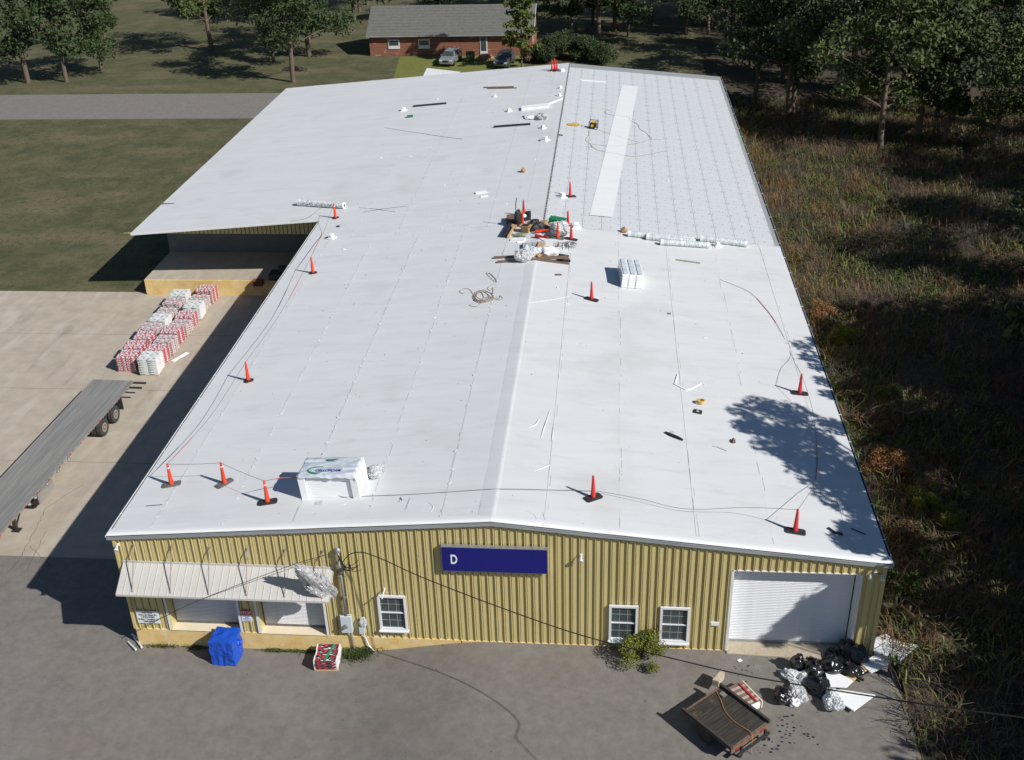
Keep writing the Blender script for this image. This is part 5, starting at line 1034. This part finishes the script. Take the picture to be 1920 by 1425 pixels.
bn = empty('trash_bin', (GZ(884, 113).x, 106.4, 0)); tag(bn, 'dark green wheeled bin left of the brick steps', 'bin'); MB().box((0, 0, .55), (.95, .9, 1.2), taper=1.1).build('body', leaf, bn, bevel=.03); MB().box((0, -.03, 1.2), (1.1, 1.05, .08)).build('lid', leaf, bn, bevel=.03)
def car(x, y, rz, m, label):
    t = empty('parked_car', (x, y, 0), rz); tag(t, label, 'car'); b = MB()
    prof = [(-2.2, .35), (-2.22, .8), (-2.05, .98), (-1.15, 1.08), (-.45, 1.66), (1.5, 1.72), (2.1, 1.1), (2.2, .7), (2.15, .35)]
    wd = [.82, .88, .88, .88, .66, .66, .84, .88, .84]; n = len(prof)
    b.v = [(-w_, p[0], p[1]) for p, w_ in zip(prof, wd)]+[(w_, p[0], p[1]) for p, w_ in zip(prof, wd)]; b.f = [tuple(range(n)), tuple(reversed(range(n, 2*n)))]+[(i, i+n, (i+1) % n+n, (i+1) % n) for i in range(n)]
    o = b.build('body', m, t, bevel=.05)
    MB().add([(-.74, -1.08, 1.13), (.74, -1.08, 1.13), (.62, -.52, 1.61), (-.62, -.52, 1.61)], [(0, 1, 2, 3)], Matrix.Translation((0, -.03, .02))).build('windscreen', glass, t)
    for s in (-1, 1):
        MB().add([(s*.86, -.95, 1.1), (s*.70, -.35, 1.58), (s*.70, 1.4, 1.60), (s*.85, 1.9, 1.14)], [(0, 1, 2, 3)], Matrix.Translation((s*.03, 0, 0))).build('side_window', glass, t)
        MB().box((s*.66, -2.2, .78), (.34, .06, .16)).build('headlight', signw, t, bevel=.02); MB().box((s*1.0, -.75, 1.15), (.18, .1, .14)).build('mirror', m, t, bevel=.02)
        for y_ in (-1.35, 1.35): MB().tube([(s*.72, y_, .34), (s*.92, y_, .34)], .34, 18).build('wheel', tyre, t)
    MB().box((0, -2.22, .72), (.7, .05, .18)).build('grille', blk, t)
P = GZ(947, 128); car(P.x-.2, P.y+1.6, R(-9), carg, 'dark grey car parked nose out in front of the brick house'); P = GZ(850, 124); car(P.x-.5, P.y+1.6, R(-10), cars, 'silver pickup-like car at the left edge of the lawn')
cp = empty('metal_shed', (1.1, 88.0, 0), R(-14)); tag(cp, 'small shed with a white corrugated roof behind the far roof edge', 'shed')
for i in range(12): MB().bar((-2.0+i*.34, -1.6, 2.35-.02*i), (-2.6+i*.34, 1.6, 2.9-.02*i), .31, .04).build('roof_panel', trimw, cp)
MB().box((0, 0, 1.1), (3.6, 2.8, 2.2)).build('wall', wood, cp)
P = GZ(978, 127); cl = []
px_, py_ = P.x, P.y
for k in range(26):
    hh = 1.8+k*.42; a = k*2.4+random.uniform(-.4, .4); r = max(.5, 2.6-.075*k)*random.uniform(.6, 1.15)
    for q in (.2, .4, .55, .7, .85, 1.0):
        if random.random() < .85: cl.append((r*q*math.cos(a)+random.gauss(0, .28), r*q*math.sin(a)+random.gauss(0, .28), hh+.5+.3*q+random.gauss(0, .12)))
limb_tree('pine_tree', px_, py_, 13, cl, leafp, 'thin young pine in front of the brick house', 30, .2, .13, z=0, asp=1.7, cr=.5)
for u, v, r, hh, l in ((1030, 118, 1.9, 2.6, 'round dark bush behind the three bunched cones'), (1024, 108, 1.5, 2.6, 'dark bush against the right side of the brick house'), (1050, 108, 2.0, 3.0, 'dark bush right of the round one at the far roof edge'), (1075, 110, 2.2, 3.2, 'dark bush at the top right behind the roof'), (1100, 112, 2.4, 3.0, 'broad dark bush behind the far end of the boards'), (1125, 116, 2.2, 2.6, 'dark bush past the far end of the boards'), (992, 116, 1.0, 1.4, 'low brown bush right of the pine trunk')):
    P = GZ(u, v); shrub(P.x, P.y, r, hh, leaf if 'brown' not in l else dry, l, 420, 22, .11, z=0)
tag(MB().tube(spline([(0, 0, 2.2), (1.0, -.3, 2.9), (2.2, 0, 2.1), (3.4, -.2, 1.2)], 5), .05, 5).build('bare_branch', twig), 'pale bare branch reaching over the dark bushes behind the roof', 'branch').location = GZ(1022, 110)
